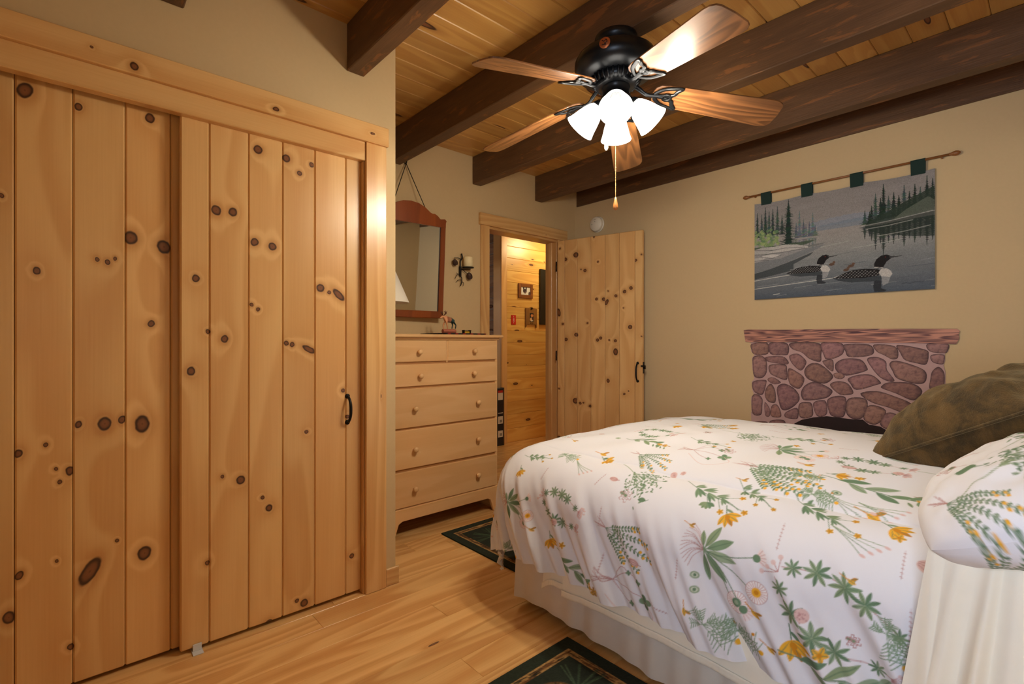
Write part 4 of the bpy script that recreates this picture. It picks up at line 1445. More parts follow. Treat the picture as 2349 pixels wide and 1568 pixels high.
for (a, b, c, d) in ((.645, .605, .99, .655), (.67, .575, .90, .60), (.74, .50, .98, .535), (.30, .455, .58, .49), (.60, .42, .85, .45)):
    tc_.line([TP(a, b), TP((a + c) / 2, (b + d) / 2 - .006), TP(c, d)], 0.0035, lin(176, 178, 172), 0.8)
# left shore
for i, (u, h) in enumerate(((0.02, .22), (0.05, .2), (0.075, .27), (0.10, .22), (0.125, .24), (0.155, .26), (0.185, .16))):
    conifer(u, 0.64, h + 0.04, 0.012 + 0.016 * h, mid if i % 2 else lin(54, 70, 66), 10 + i)
for i, (u, h) in enumerate(((.275, .15), (.295, .26), (.32, .17), (.335, .12), (.355, .14), (.375, .22), (.39, .1))):
    conifer(u, 0.585, h, 0.012 + 0.012 * h, far_ if i % 2 else lin(92, 106, 110), 22 + i)
    conifer(u, 0.56, h * 0.5, 0.010, lin(110, 118, 120), 52 + i, -1, 0.7)
r_ = np.random.default_rng(8)
for i in range(150):
    u, v = 0.07 + 0.075 * r_.normal(), 0.60 + 0.05 * r_.normal()
    if 0 <= u < 0.16 and v < 0.71:
        k = r_.random()
        tc_.ell(*TP(u, v), 0.012, 0.009, r_.random() * 3, tuple(np.array(lin(92, 128, 92)) * (1 - k) + np.array(lin(164, 180, 120)) * k), 0.8)
conifer(0.226, 0.52, 0.47, 0.034, lin(40, 58, 50), 99)
tc_.poly([TP(0, .54), TP(.17, .535), TP(.25, .54), TP(.40, .545), TP(.33, .51), TP(.12, .50), TP(0, .50)], lin(70, 88, 70), 0.9)
rock = lin(176, 174, 172)
for (pts, c) in (([(0, .52), (.06, .535), (.12, .53), (.15, .49), (.10, .46), (0, .47)], rock), ([(.10, .525), (.2, .535), (.28, .52), (.355, .485), (.34, .475), (.2, .46), (.1, .47)], lin(188, 186, 182)),
                 ([(.34, .50), (.46, .505), (.40, .485), (.35, .48)], lin(120, 122, 122)), ([(0, .47), (.08, .455), (.18, .46), (.3, .475), (.34, .472), (.26, .44), (.16, .40), (0, .385)], lin(150, 150, 150)),
                 ([(.05, .445), (.12, .455), (.175, .44), (.15, .415), (.06, .42)], lin(200, 198, 194)), ([(0, .43), (.05, .435), (.07, .405), (0, .39)], lin(182, 180, 178))):
    tc_.poly([TP(*p) for p in pts], c)
for (pts) in ([(0, .47), (.08, .458), (.2, .462), (.34, .474)], [(0, .515), (.07, .50), (.15, .492)], [(.1, .49), (.2, .50), (.33, .485)], [(.04, .44), (.12, .412), (.18, .435)], [(0, .40), (.06, .405), (.1, .395)]):
    tc_.line([TP(*p) for p in pts], 0.003, lin(70, 70, 74), 0.9)
tc_.poly([TP(0, .385), TP(.18, .40), TP(.34, .47), TP(.45, .49), TP(.40, .45), TP(.25, .37), TP(.12, .31), TP(0, .29)], lin(124, 128, 132), 0.9)
tc_.poly([TP(0, .27), TP(.1, .30), TP(.24, .36), TP(.38, .43), TP(.36, .40), TP(.26, .33), TP(.26, .27), TP(.12, .235), TP(0, .21)], lin(58, 66, 70), 0.85)
for i in range(40):
    u, v = r_.random(), 0.02 + 0.36 * r_.random() ** 1.5
    ln = 0.05 + 0.16 * r_.random()
    tc_.line([TP(u, v), TP(u + ln, v + 0.012)], 0.0024, lin(186, 190, 190) if r_.random() < 0.45 else lin(66, 78, 92), 0.45)
for (a, b, c, d) in ((0.0, .195, .30, .235), (.0, .11, .50, .16), (.5, .165, .62, .18), (.13, .04, .17, .045)):
    tc_.line([TP(a, b), TP(c, d)], 0.004, lin(214, 214, 206), 0.9)


def loon(u, v, s):
    """swimming loon, tail at (u, v), scale s, facing right"""
    def Q(a, b):
        return TP(u + a * s, v + b * s * 1.45)
    blk, wht = lin(34, 32, 34), lin(196, 194, 190)
    tc_.poly([Q(.02, -.01), Q(.1, -.05), Q(.3, -.10), Q(.7, -.11), Q(.86, -.06), Q(.72, -.02), Q(.3, -.02)], lin(60, 66, 72), 0.9)   # reflection
    tc_.poly([Q(.66, -.10), Q(.76, -.10), Q(.76, -.24), Q(.84, -.28), Q(.80, -.31), Q(.66, -.30), Q(.64, -.2)], lin(44, 48, 54), 0.9)
    tc_.poly([Q(.76, -.02), Q(.90, -.03), Q(.86, -.16), Q(.78, -.20)], lin(160, 162, 164), 0.8)
    tc_.poly([Q(0, 0), Q(.10, .03), Q(.18, .08), Q(.34, .125), Q(.52, .13), Q(.70, .10), Q(.80, .05), Q(.80, -.01), Q(.5, -.035), Q(.2, -.02)], blk)
    rr = np.random.default_rng(int(s * 1000))
    for i in range(13):
        for j in range(5):
            a, b = 0.10 + i * 0.053 + (j % 2) * .026, -0.005 + j * 0.026
            top = 0.125 * math.sin(PI * min(1, (a + 0.06) / 0.95)) - 0.012
            if b < top:
                tc_.ell(*Q(a, b), 0.0036 * s / .33, 0.0021 * s / .33, 0.3, lin(150, 150, 148))
    tc_.poly([Q(.76, .10), Q(.84, .10), Q(.90, .05), Q(.92, -.01), Q(.88, -.055), Q(.76, -.03), Q(.72, .04)], wht)
    tc_.poly([Q(.66, .12), Q(.78, .10), Q(.80, .15), Q(.84, .22), Q(.90, .27), Q(.90, .31), Q(.84, .345), Q(.76, .335), Q(.69, .28), Q(.655, .2)], blk)
    tc_.line([Q(.665, .135), Q(.78, .115)], 0.0055 * s / .33, wht)
    tc_.line([Q(.70, .12), Q(.79, .135)], 0.003, blk)
    tc_.poly([Q(.87, .305), Q(1.06, .30), Q(1.06, .292), Q(.89, .272)], lin(72, 72, 74))
    tc_.ell(*Q(.82, .30), 0.0028, 0.0028, 0, lin(120, 30, 26))


def chick(u, v):
    x, y = TP(u, v)
    tc_.ell(x, y, 0.016, 0.009, 0.1, lin(98, 76, 62))
    tc_.ell(x + 0.012, y + 0.012, 0.008, 0.007, 0, lin(108, 82, 66))


loon(0.21, 0.243, 0.29)
chick(0.485, 0.29)
loon(0.487, 0.155, 0.345)
chick(0.592, 0.258)
chick(0.565, 0.225)
tc_.line([TP(.85, .06), TP(.87, .066), TP(.89, .058), TP(.91, .068), TP(.95, .064)], 0.003, lin(50, 54, 62), 0.8)
tc_.grain(0.20, 7, 1, 1)
tc_.grain(0.10, 9, 2, 1)
rod_z = 2.237
tap = empty('loon_tapestry', (-0.96, YF, 1.5))
tag(tap, 'woven tapestry of two loons on a lake hanging from a rod', 'tapestry')
P = np.zeros((nx, ny, 3))
P[..., 0] = tc_.X[:, None] + 0.96
P[..., 2] = tc_.Y[None, :] - 1.5
u_ = (tc_.X - TX0) / (TX1 - TX0)
# top edge sags a little between the tabs
P[..., 2] -= (0.010 * np.abs(np.sin(u_ * 3 * PI))[:, None]) * (((tc_.Y - TB) / (TT - TB))[None, :] ** 6)
P[..., 1] = -0.014 - 0.004 * np.sin(u_ * 9)[:, None] * (1 - (tc_.Y - TB) / (TT - TB))[None, :]
tm = link('woven_panel', slab_mesh('woven_panel', P, tc_.C, (0, 0.003, 0)), printed('tapestry_weave', 0.95, 700, 0.15), tap)
M['rod'] = plain('rod_wood', lin(140, 88, 44), 0.4)
rd_ = link('rod', tube_mesh([(-1.500 + 0.96, -0.020, rod_z - 1.5), (-0.425 + 0.96, -0.020, rod_z - 1.5)], 0.0065, 10), M['rod'], tap, (0, 0, 0), (0, 0, 0), True)
fin = lathe_mesh([(0.0, 0.0), (0.007, 0.0), (0.009, 0.004), (0.007, 0.008), (0.012, 0.018), (0.0145, 0.028), (0.011, 0.040), (0.005, 0.047), (0.0, 0.049)], 16)
link('finial', fin, M['rod'], rd_, (-1.500 + 0.96, -0.020, rod_z - 1.5), (0, -PI / 2, 0), True)
link('finial', fin, M['rod'], rd_, (-0.425 + 0.96, -0.020, rod_z - 1.5), (0, PI / 2, 0), True)
grn = plain('green_tab', lin(20, 46, 40), 0.9)
for a, b in ((1746, 1769), (1838, 1864), (1950, 1980), (2089, 2123)):
    x0, x1 = on_y(a, 450, YF - 0.02)[0] + 0.96, on_y(b, 450, YF - 0.02)[0] + 0.96
    z0, z1 = 2.16 - 1.5, rod_z - 1.5
    bm = bmesh.new()
    loop = [(-0.0175, z0), (-0.029, z1), (-0.026, z1 + 0.008), (-0.020, z1 + 0.0095), (-0.012, z1 + 0.007), (-0.010, z1), (-0.0095, z0)]
    lo_ = [bm.verts.new((x0, y, z)) for y, z in loop]
    hi_ = [bm.verts.new((x1, y, z)) for y, z in loop]
    for i in range(len(loop) - 1):
        bm.faces.new((lo_[i], hi_[i], hi_[i + 1], lo_[i + 1]))
    link('tab', bm_mesh(bm), grn, tap)
link('bracket', boxes_mesh([(-1.47 + 0.96, -1.462 + 0.96, -0.02, -0.001, rod_z - 1.512, rod_z - 1.5), (-0.46 + 0.96, -0.452 + 0.96, -0.02, -0.001, rod_z - 1.512, rod_z - 1.5)]), M['rod'], tap)

# ================================================================== painted stone fireplace panel
def FZ(zx, zy):
    p = on_y(1680 + zx / 3.511, 720 + zy / 3.511, YF - 0.006)
    return (p[0], p[2])


fp = empty('fireplace_panel', (-0.97, YF, 0.09))
tag(fp, 'flat painted panel of a purple brown stone fireplace with wooden mantel', 'fireplace panel')
ox, oz = -0.97, 0.09


def loc2(pts):
    return [(a - ox, b - oz) for a, b in pts]


left = [FZ(*q) for q in ((146, 228), (150, 300), (176, 330), (158, 350), (160, 440), (176, 520), (156, 545), (160, 610), (172, 645), (150, 670), (154, 800))]
right = [FZ(*q) for q in ((1742, 232), (1738, 300), (1710, 320), (1714, 370), (1700, 412), (1716, 470), (1716, 560), (1698, 625), (1712, 690), (1704, 800))]
out = left + [(left[-1][0] - 0.004, 0.7), (left[-1][0] + 0.006, 0.4), (left[-1][0], 0.091), (right[-1][0], 0.091), (right[-1][0] + 0.006, 0.45)] + right[::-1]
mort = plain('painted_mortar', lin(190, 156, 152), 0.7, var=0.12, scale=25)
link('mortar', prism_mesh(loc2(out), -0.004, 'Y'), mort, fp, (0, -0.0005, 0))
mz = [(92, 130), (130, 124), (400, 126), (800, 120), (1400, 118), (1812, 118), (1833, 136), (1822, 160), (1828, 196), (1802, 242), (1740, 240), (1400, 232), (1000, 232), (700, 224), (400, 226), (140, 226), (106, 222), (98, 170)]
man_m = wood('painted_mantel', 'X', 'Z', lin(206, 146, 124), lin(74, 42, 54), rings=9, ring_amt=0.8, sa=40, sl=2.2, tone=0.0, fibre=0.5, rough=0.7, coat=0.0)
link('mantel', prism_mesh(loc2([FZ(*q) for q in mz]), -0.004, 'Y', 0.0), man_m, fp, (0, -0.0047, 0))
sm_ = NT('painted_stone')
at = sm_.n('ShaderNodeAttribute', attribute_name='print')
tco = sm_.n('ShaderNodeTexCoord').outputs['Object']
sep_ = sm_.n('ShaderNodeVectorMath', operation='MULTIPLY')
sm_.put(sep_.inputs[0], tco)
sep_.inputs[1].default_value = (1, 1, 1.6)
nz_ = sm_.noise(sep_.outputs[0], 38.0, 4.0, 0.6, 0.6)
cc = sm_.mix(sm_.mapr(nz_, 0.42, 0.72, 0.0, 0.6), at.outputs['Color'], lin(80, 52, 56))
cc = sm_.mix(sm_.mapr(nz_, 0.46, 0.28, 0.0, 0.5), cc, lin(178, 132, 108))
M['painted_stone'] = sm_.out(cc, 0.7)
stones = [
    [(155, 240), (280, 230), (285, 320), (180, 325), (155, 290)], [(300, 232), (440, 235), (450, 320), (400, 330), (305, 320)],
    [(470, 232), (700, 235), (715, 330), (705, 385), (620, 360), (560, 310), (480, 280)], [(715, 232), (880, 235), (895, 310), (840, 350), (760, 365), (735, 330)],
    [(900, 245), (1100, 245), (1140, 310), (1080, 340), (940, 345), (910, 300)], [(1140, 245), (1310, 260), (1335, 345), (1290, 365), (1220, 330), (1160, 300)],
    [(1330, 248), (1550, 285), (1580, 330), (1560, 405), (1480, 395), (1390, 370), (1350, 310)], [(1570, 240), (1735, 240), (1732, 300), (1700, 315), (1590, 300)],
    [(1600, 330), (1700, 325), (1708, 370), (1690, 405), (1610, 385)], [(168, 345), (235, 335), (275, 380), (275, 470), (235, 515), (175, 500), (163, 410)],
    [(270, 345), (400, 340), (450, 380), (440, 405), (350, 395), (280, 380)], [(300, 410), (420, 405), (440, 450), (435, 530), (340, 500), (300, 470)],
    [(465, 330), (530, 320), (590, 370), (590, 410), (550, 455), (490, 410), (460, 360)], [(590, 430), (640, 395), (710, 405), (800, 480), (805, 520), (740, 560), (620, 530), (580, 480)],
    [(730, 375), (800, 365), (815, 400), (810, 460), (770, 440), (735, 400)], [(830, 400), (900, 360), (1030, 365), (1085, 430), (1070, 460), (920, 495), (840, 460)],
    [(1085, 360), (1160, 345), (1235, 380), (1245, 450), (1305, 530), (1270, 545), (1190, 510), (1120, 430)], [(1265, 400), (1320, 375), (1480, 420), (1560, 470), (1550, 550), (1470, 560), (1330, 520), (1290, 460)],
    [(1610, 460), (1660, 425), (1705, 470), (1708, 560), (1688, 620), (1590, 605), (1595, 520)], [(815, 480), (870, 472), (905, 500), (880, 522), (830, 515)],
    [(930, 520), (1010, 490), (1120, 490), (1195, 550), (1160, 570), (1000, 610), (950, 560)], [(1200, 580), (1260, 550), (1440, 555), (1530, 620), (1460, 695), (1320, 640), (1210, 600)],
    [(450, 440), (520, 465), (580, 520), (540, 600), (460, 560)], [(285, 520), (330, 510), (390, 550), (340, 565), (295, 545)],
    [(164, 545), (265, 530), (270, 570), (240, 650), (172, 620)], [(270, 600), (310, 560), (345, 620), (345, 710), (290, 705), (262, 660)],
    [(360, 590), (420, 560), (510, 610), (540, 690), (470, 760), (400, 770), (370, 690)], [(555, 620), (590, 570), (670, 545), (790, 600), (800, 640), (740, 680), (590, 695), (556, 665)],
    [(785, 570), (850, 540), (930, 560), (975, 630), (940, 650), (860, 645)], [(1030, 640), (1160, 620), (1300, 660), (1440, 720), (1455, 790), (1400, 805), (1250, 750), (1120, 710)],
    [(1490, 720), (1530, 650), (1620, 635), (1700, 680), (1690, 790), (1490, 800)], [(158, 665), (200, 645), (240, 680), (240, 740), (230, 810), (162, 800)],
    [(260, 710), (300, 760), (300, 820), (265, 815)], [(315, 740), (360, 730), (390, 790), (385, 830), (310, 820)], [(430, 790), (520, 755), (530, 830), (500, 845), (425, 830)],
    [(540, 720), (630, 712), (650, 780), (640, 825), (570, 840), (535, 810)], [(655, 710), (745, 695), (765, 770), (750, 815), (690, 825), (660, 780)],
    [(765, 690), (830, 660), (910, 670), (915, 760), (890, 830), (800, 820), (770, 760)], [(925, 690), (1000, 670), (1080, 690), (1085, 770), (1040, 840), (960, 840), (915, 790)],
    [(1085, 745), (1150, 735), (1235, 775), (1210, 850), (1150, 890), (1080, 870), (1055, 830)], [(1220, 810), (1290, 795), (1380, 850), (1360, 920), (1260, 930), (1190, 890)],
    [(1400, 830), (1480, 815), (1520, 840), (1470, 930), (1400, 930)], [(1540, 825), (1690, 815), (1690, 920), (1520, 930)]]
# lower part, hidden by the bed in the photograph
for zy in range(860, 1900, 130):
    for a, b in ((165, 290), (305, 430)):
        j = random.randint(-12, 12)
        stones.append([(a, zy + j), (b - 20, zy - 6 + j), (b, zy + 40), (b - 10, zy + 105 + j), (a + 20, zy + 112 + j), (a - 4, zy + 60)])
    for a, b in ((1440, 1560), (1575, 1690)):
        j = random.randint(-12, 12)
        if zy > 930:
            stones.append([(a, zy + j), (b - 20, zy - 6 + j), (b, zy + 40), (b - 10, zy + 105 + j), (a + 20, zy + 112 + j), (a - 4, zy + 60)])
op = [(560, 850), (650, 832), (760, 822), (880, 836), (960, 846), (1050, 850), (1100, 890), (1190, 905), (1240, 935), (1340, 960), (1400, 1100), (1410, 1900), (450, 1900), (450, 1000), (500, 880)]
op = [FZ(*q) for q in op]
op = [(a, max(b, 0.10)) for a, b in op]
link('firebox', prism_mesh(loc2(op), -0.001, 'Y'), plain('painted_firebox', lin(34, 16, 16), 0.8, var=0.4, scale=9), fp, (0, -0.0046, 0))
for sp in stones:
    pts = [FZ(*q) for q in sp]
    if min(p[1] for p in pts) < 0.11:
        continue
    pts = [Vector((a - ox, b - oz, 0)) for a, b in pts]
    ring = smooth_path(pts, 4, True)
    # soften: blend spline and polygon
    c = sum(ring, Vector()) / len(ring)
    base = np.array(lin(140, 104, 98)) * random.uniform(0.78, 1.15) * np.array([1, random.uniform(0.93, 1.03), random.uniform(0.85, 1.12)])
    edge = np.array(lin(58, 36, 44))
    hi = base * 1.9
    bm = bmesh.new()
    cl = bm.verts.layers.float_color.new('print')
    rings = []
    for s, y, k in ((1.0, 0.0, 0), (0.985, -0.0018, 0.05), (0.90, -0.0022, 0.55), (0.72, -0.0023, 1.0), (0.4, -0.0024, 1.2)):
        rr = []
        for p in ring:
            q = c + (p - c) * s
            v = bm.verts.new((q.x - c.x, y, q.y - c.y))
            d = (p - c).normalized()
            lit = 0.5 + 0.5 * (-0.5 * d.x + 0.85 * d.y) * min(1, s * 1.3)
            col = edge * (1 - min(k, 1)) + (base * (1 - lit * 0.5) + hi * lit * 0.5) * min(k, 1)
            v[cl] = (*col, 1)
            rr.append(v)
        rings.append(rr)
    cv_ = bm.verts.new((0, -0.0024, 0))
    cv_[cl] = (*(base * 1.1), 1)
    n = len(ring)
    for a, b in zip(rings, rings[1:]):
        for i in range(n):
            bm.faces.new((a[i], a[(i + 1) % n], b[(i + 1) % n], b[i]))
    for i in range(n):
        bm.faces.new((rings[-1][i], rings[-1][(i + 1) % n], cv_))
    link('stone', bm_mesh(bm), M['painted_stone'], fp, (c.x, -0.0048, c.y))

# ================================================================== rugs
def lodge_rug(name, x0, x1, y0, y1, label, along, seed):
    """dark green rug with a tan twig border and pine cones"""
    st = 0.004
    cv = Canvas(x0, x1, y0, y1, st, lin(34, 44, 32))
    r = np.random.default_rng(seed)
    tan, brn, drk = lin(176, 138, 82), lin(104, 66, 34), lin(24, 26, 20)

    def band(d0, d1, col):
        cv.poly([(x0 + d0, y0 + d0), (x1 - d0, y0 + d0), (x1 - d0, y1 - d0), (x0 + d0, y1 - d0)], col)
    band(0.055, 0, tan)
    for i in range(300):
        t, side = r.random(), r.integers(4)
        d = 0.06 + 0.022 * r.random()
        ln = 0.02 + 0.05 * r.random()
        if side < 2:
            xx = x0 + d if side == 0 else x1 - d
            yy = y0 + 0.06 + t * (y1 - y0 - 0.16)
            cv.line([(xx, yy), (xx + 0.004, yy + ln)], 0.005, brn if r.random() < .6 else drk)
        else:
            yy = y0 + d if side == 2 else y1 - d
            xx = x0 + 0.06 + t * (x1 - x0 - 0.16)
            cv.line([(xx, yy), (xx + ln, yy + 0.004)], 0.005, brn if r.random() < .6 else drk)
    band(0.088, 0, lin(30, 40, 30))

    def cone(x, y, a):
        for k in range(16):
            t = a + (r.random() - .5) * 2.4 + PI
            cv.line([(x, y), (x + 0.13 * math.cos(t), y + 0.13 * math.sin(t))], 0.004, lin(70, 92, 66) if k % 2 else lin(50, 70, 50))
        for s in (-1, 1):
            an = a + s * 0.7
            cx, cy = x + 0.075 * math.cos(an), y + 0.075 * math.sin(an)
            cv.ell(cx, cy, 0.062, 0.042, an, lin(92, 66, 34))
            for k in range(46):
                q, w = r.random() * 2 - 1, r.random() * 2 - 1
                if q * q + w * w < 0.9:
                    px_, py_ = cx + q * 0.062 * math.cos(an) - w * 0.042 * math.sin(an), cy + q * 0.062 * math.sin(an) + w * 0.042 * math.cos(an)
                    cv.ell(px_, py_, 0.007, 0.004, an + 1.2, lin(150, 116, 60) if k % 3 else lin(44, 32, 20))
    lx, ly = x1 - x0, y1 - y0
    if along == 'Y':
        n = max(2, int(ly / 0.33))
        for k in range(n):
            yy = y0 + 0.09 + (ly - 0.18) * (k + .5) / n
            cone(x0 + lx * 0.36, yy - 0.03, 0.6)
            cone(x0 + lx * 0.70, yy + 0.04, 2.4)
            if k:
                cv.line([(x0 + 0.09, y0 + 0.09 + (ly - .18) * k / n), (x1 - 0.09, y0 + 0.09 + (ly - .18) * k / n)], 0.022, tan)
                cv.line([(x0 + 0.09, y0 + 0.09 + (ly - .18) * k / n), (x1 - 0.09, y0 + 0.09 + (ly - .18) * k / n)], 0.006, brn)
    else:
        n = max(2, int(lx / 0.36))
        for k in range(n):
            cone(x0 + 0.10 + (lx - 0.2) * (k + .42) / n, y1 - 0.20, -1.5)
            cone(x0 + 0.10 + (lx - 0.2) * (k + .55) / n, y0 + 0.20, 1.6)
    cv.grain(0.3, seed + 3, 1, 1)
    P = np.zeros((cv.nx, cv.ny, 3))
    xm, ym = (x0 + x1) / 2, (y0 + y1) / 2
    P[..., 0], P[..., 1] = cv.X[:, None] - xm, cv.Y[None, :] - ym
    P[..., 2] = 0.0005 * vnoise(cv.nx, cv.ny, 60, 60, seed)
    o = link(name, slab_mesh(name, P, cv.C, (0, 0, -0.008)), printed('rug_pile', 1.0, 500, 0.3, None, 0.6), None, (xm, ym, 0.0085))
    tag(o, label, 'rug', 'dark green pine cone rugs')
    return o


lodge_rug('area_rug', -2.595, -1.90, 1.735, 2.86, 'dark green pine cone rug on the floor at the foot of the bed', 'Y', 3)
lodge_rug('area_rug', -1.342, -0.25, 0.80, 1.505, 'dark green pine cone rug beside the bed in the foreground', 'X', 5)

# ================================================================== bed
bed = empty('bed', (-0.66, 2.28, 0))
tag(bed, 'queen bed with white pleated skirt standing below the ceiling fan', 'bed')
BX0, BX1, BY0, BY1 = -1.68, 0.36, 1.545, 3.02
white_cloth = plain('white_cotton', lin(232, 226, 218), 0.9, var=0.03, scale=40, spec=0.2, bump=0.1)


def rbox(name, x0, x1, y0, y1, z0, z1, mat, parent, r):
    me = cbox_mesh(x1 - x0, y1 - y0, z1 - z0, 0)
    bm = bmesh.new()
    bm.from_mesh(me)
    bmesh.ops.bevel(bm, geom=list(bm.edges), offset=r, segments=4, profile=0.5, affect='EDGES')
    me = bm_mesh(bm)
    o = link(name, me, mat, parent, (0, 0, 0), (0, 0, 0), True)
    o.location = Vector(((x0 + x1) / 2, (y0 + y1) / 2, (z0 + z1) / 2)) - wloc(parent)
    return o


rbox('box_spring', BX0 + 0.02, BX1, BY0 + 0.02, BY1 - 0.02, 0.16, 0.40, white_cloth, bed, 0.02)
rbox('mattress', BX0 + 0.06, BX1, BY0 + 0.07, BY1 - 0.07, 0.40, 0.66, white_cloth, bed, 0.05)
for lx in (BX0 + 0.15, BX1 - 0.15):
    for ly in (BY0 + 0.15, BY1 - 0.15):
        wbox('leg', lx - 0.03, lx + 0.03, ly - 0.03, ly + 0.03, 0.0, 0.16, M['birch_z'], bed, 0.004)
# headboard behind the pillows, outside the picture
wbox('headboard', BX1 + 0.02, BX1 + 0.06, BY0 + 0.05, BY1 - 0.05, 0.3, 1.1, M['birch_y'], bed, 0.01)


def skirt(p0, p1, n=260, m=24, top=0.40, bot=0.03, seed=1, nrm=(0, -1)):
    P = np.zeros((n, m, 3))
    t = np.linspace(0, 1, n)
    L = math.hypot(p1[0] - p0[0], p1[1] - p0[1])
    r = np.random.default_rng(seed)
    w = np.zeros(n)
    for k in range(9):
        w += 0.0028 * np.sin(t * L * (8 + 8 * k) + r.random() * 6 + 2 * np.sin(t * L * 3 + k))
    for j in range(m):
        f = j / (m - 1)
        wav = w * (0.25 + 0.9 * f)
        P[:, j, 0] = p0[0] + (p1[0] - p0[0]) * t + nrm[0] * (wav + 0.012 * f)
        P[:, j, 1] = p0[1] + (p1[1] - p0[1]) * t + nrm[1] * (wav + 0.012 * f)
        P[:, j, 2] = top + (bot - top) * f + (0.012 * np.sin(t * L * 4.0 + 1) * f)
    return P - np.array(bed.location)[None, None]


skm = plain('skirt_cotton', lin(222, 214, 202), 0.9, var=0.04, scale=20, spec=0.2)
for nm, P in (('skirt', skirt((BX0, BY0), (BX1, BY0), seed=2)), ('skirt', skirt((BX0, BY1), (BX0, BY0), 180, seed=3, nrm=(-1, 0))), ('skirt', skirt((BX1, BY1), (BX0, BY1), 120, 12, seed=4, nrm=(0, 1)))):
    link('bed_skirt', grid_mesh('bed_skirt', P), skm, bed)

# ---- sheet: hem hanging below the quilt, and the loose part by the pillows
sheet = empty('bed_sheet', (-0.66, 1.5, 0.2))
tag(sheet, 'cream sheet hanging from under the quilt along the bed side', 'sheet')
M['sheet'] = plain('cream_sheet', lin(241, 234, 216), 0.85, var=0.03, scale=30, spec=0.2, bump=0.05)


def sheet_panel(x0, x1, top, botf, y, n, m, amp, seed, slant=0.0, flare=0.02, fq=16.0, drift=0.1):
    P = np.zeros((n, m, 3))
    r = np.random.default_rng(seed)
    t = np.linspace(0, 1, n)
    ph = [r.random() * 6 for _ in range(7)]
    for j in range(m):
        f = j / (m - 1)
        bot = np.array([botf(q) for q in t])
        x = x0 + (x1 - x0) * t + slant * f * (1 - t)
        w = sum(amp / (k + 1) ** 0.7 * 2 / PI * np.arcsin(0.97 * np.sin((x + drift * f) * (fq + fq * 0.62 * k) + ph[k] + 1.2 * np.sin(x * fq * 0.3 + k + 2 * f))) for k in range(7))
        P[:, j, 0] = x
        P[:, j, 1] = y - flare * f - w * (0.2 + 0.8 * f)
        P[:, j, 2] = top + (bot - top) * f
    return P


for x0_, x1_, ha, hb, y_, sd_ in ((-1.475, -1.335, 0.160, 0.216, 1.516, 4), (-1.352, -0.20, 0.178, 0.190, 1.504, 6)):
    P = sheet_panel(x0_, x1_, 0.42, lambda q: ha + (hb - ha) * q + 0.012 * math.sin(q * 5), y_, int(160 * (x1_ - x0_)) + 20, 16, 0.0022, sd_)
    o1 = link('side_drop', grid_mesh('side_drop', P - np.array(sheet.location)), M['sheet'], sheet)
    Ph = P[:, -1:, :].repeat(8, 1).copy()
    for j, (dy, dz) in enumerate(((-0.0035, 0.024), (-0.005, 0.023), (-0.0045, 0.016), (-0.0050, 0.008), (-0.0055, 0.0), (-0.003, -0.002), (0.0, -0.001), (0.001, 0.003))):
        Ph[:, j, 1] += dy
        Ph[:, j, 2] += dz
        Ph[:, j, 1] += 0.0006 * np.sin(np.arange(len(Ph)) * 1.9)
    link('hem', grid_mesh('hem', Ph - np.array(sheet.location)), M['sheet'], o1)
n_, m_ = 420, 80
P = np.zeros((n_, m_, 3))
t_ = np.linspace(0, 1, n_)
r_s = np.random.default_rng(6)
ridges = [(-0.195, 0.016, -0.03, 0.020), (-0.150, 0.020, -0.10, 0.024), (-0.098, 0.015, -0.085, 0.030), (-0.060, 0.022, -0.05, 0.026), (-0.015, 0.016, -0.06, 0.028), (0.03, 0.02, -0.03, 0.024)]
ridges += [(0.07 + 0.045 * k, 0.014 + 0.01 * r_s.random(), -0.02, 0.02 + 0.012 * r_s.random()) for k in range(8)]
for j in range(m_):
    f = j / (m_ - 1)
    x = -0.205 + 0.625 * t_ - 0.10 * f * (1 - t_)
    w = np.zeros(n_)
    for k, (xk, wk, sk, ak) in enumerate(ridges):
        g = 0.25 + 0.75 * min(1, f * (1.3 + 0.5 * (k % 3)))
        wd = wk * (0.75 + 0.6 * f)
        w = np.maximum(w, ak * g * np.exp(-((x - xk - sk * f) / wd) ** 2))
    P[:, j, 0], P[:, j, 1], P[:, j, 2] = x, 1.452 - 0.02 * f - w, 0.735 + (0.03 - 0.735) * f
link('pillow_end_drop', grid_mesh('pillow_end_drop', P - np.array(sheet.location)), M['sheet'], sheet)
P2 = P[:, :12, :].copy()
for j in range(12):
    f = j / 11
    P2[:, j, :] = P[:, 0, :]
    P2[:, j, 1] += f * 0.6
    P2[:, j, 2] += 0.012 * math.sin(f * PI / 2)
link('flat_part', grid_mesh('flat_part', P2 - np.array(sheet.location)), M['sheet'], sheet)

# ---- quilt
QXF, QYN, QYF, QR, QTOP = -1.665, 1.675, 2.88, 0.20, 0.705
QS0, QS1, QT0, QT1, QH = -2.225, -0.19, 1.115, 3.42, 0.0025
qc = Canvas(QS0, QS1, QT0, QT1, QH, lin(231, 230, 234))
# finer threads where the cloth faces the room, coarser on the far drop
qc.Y = np.concatenate([np.arange(QT0, 2.1, 0.0025), np.arange(2.1, 2.95, 0.0034), np.arange(2.95, QT1 + 0.01, 0.012)])
qc.ny = len(qc.Y)
qc.C = np.ones((qc.nx, qc.ny, 3)) * np.array(lin(231, 230, 234))


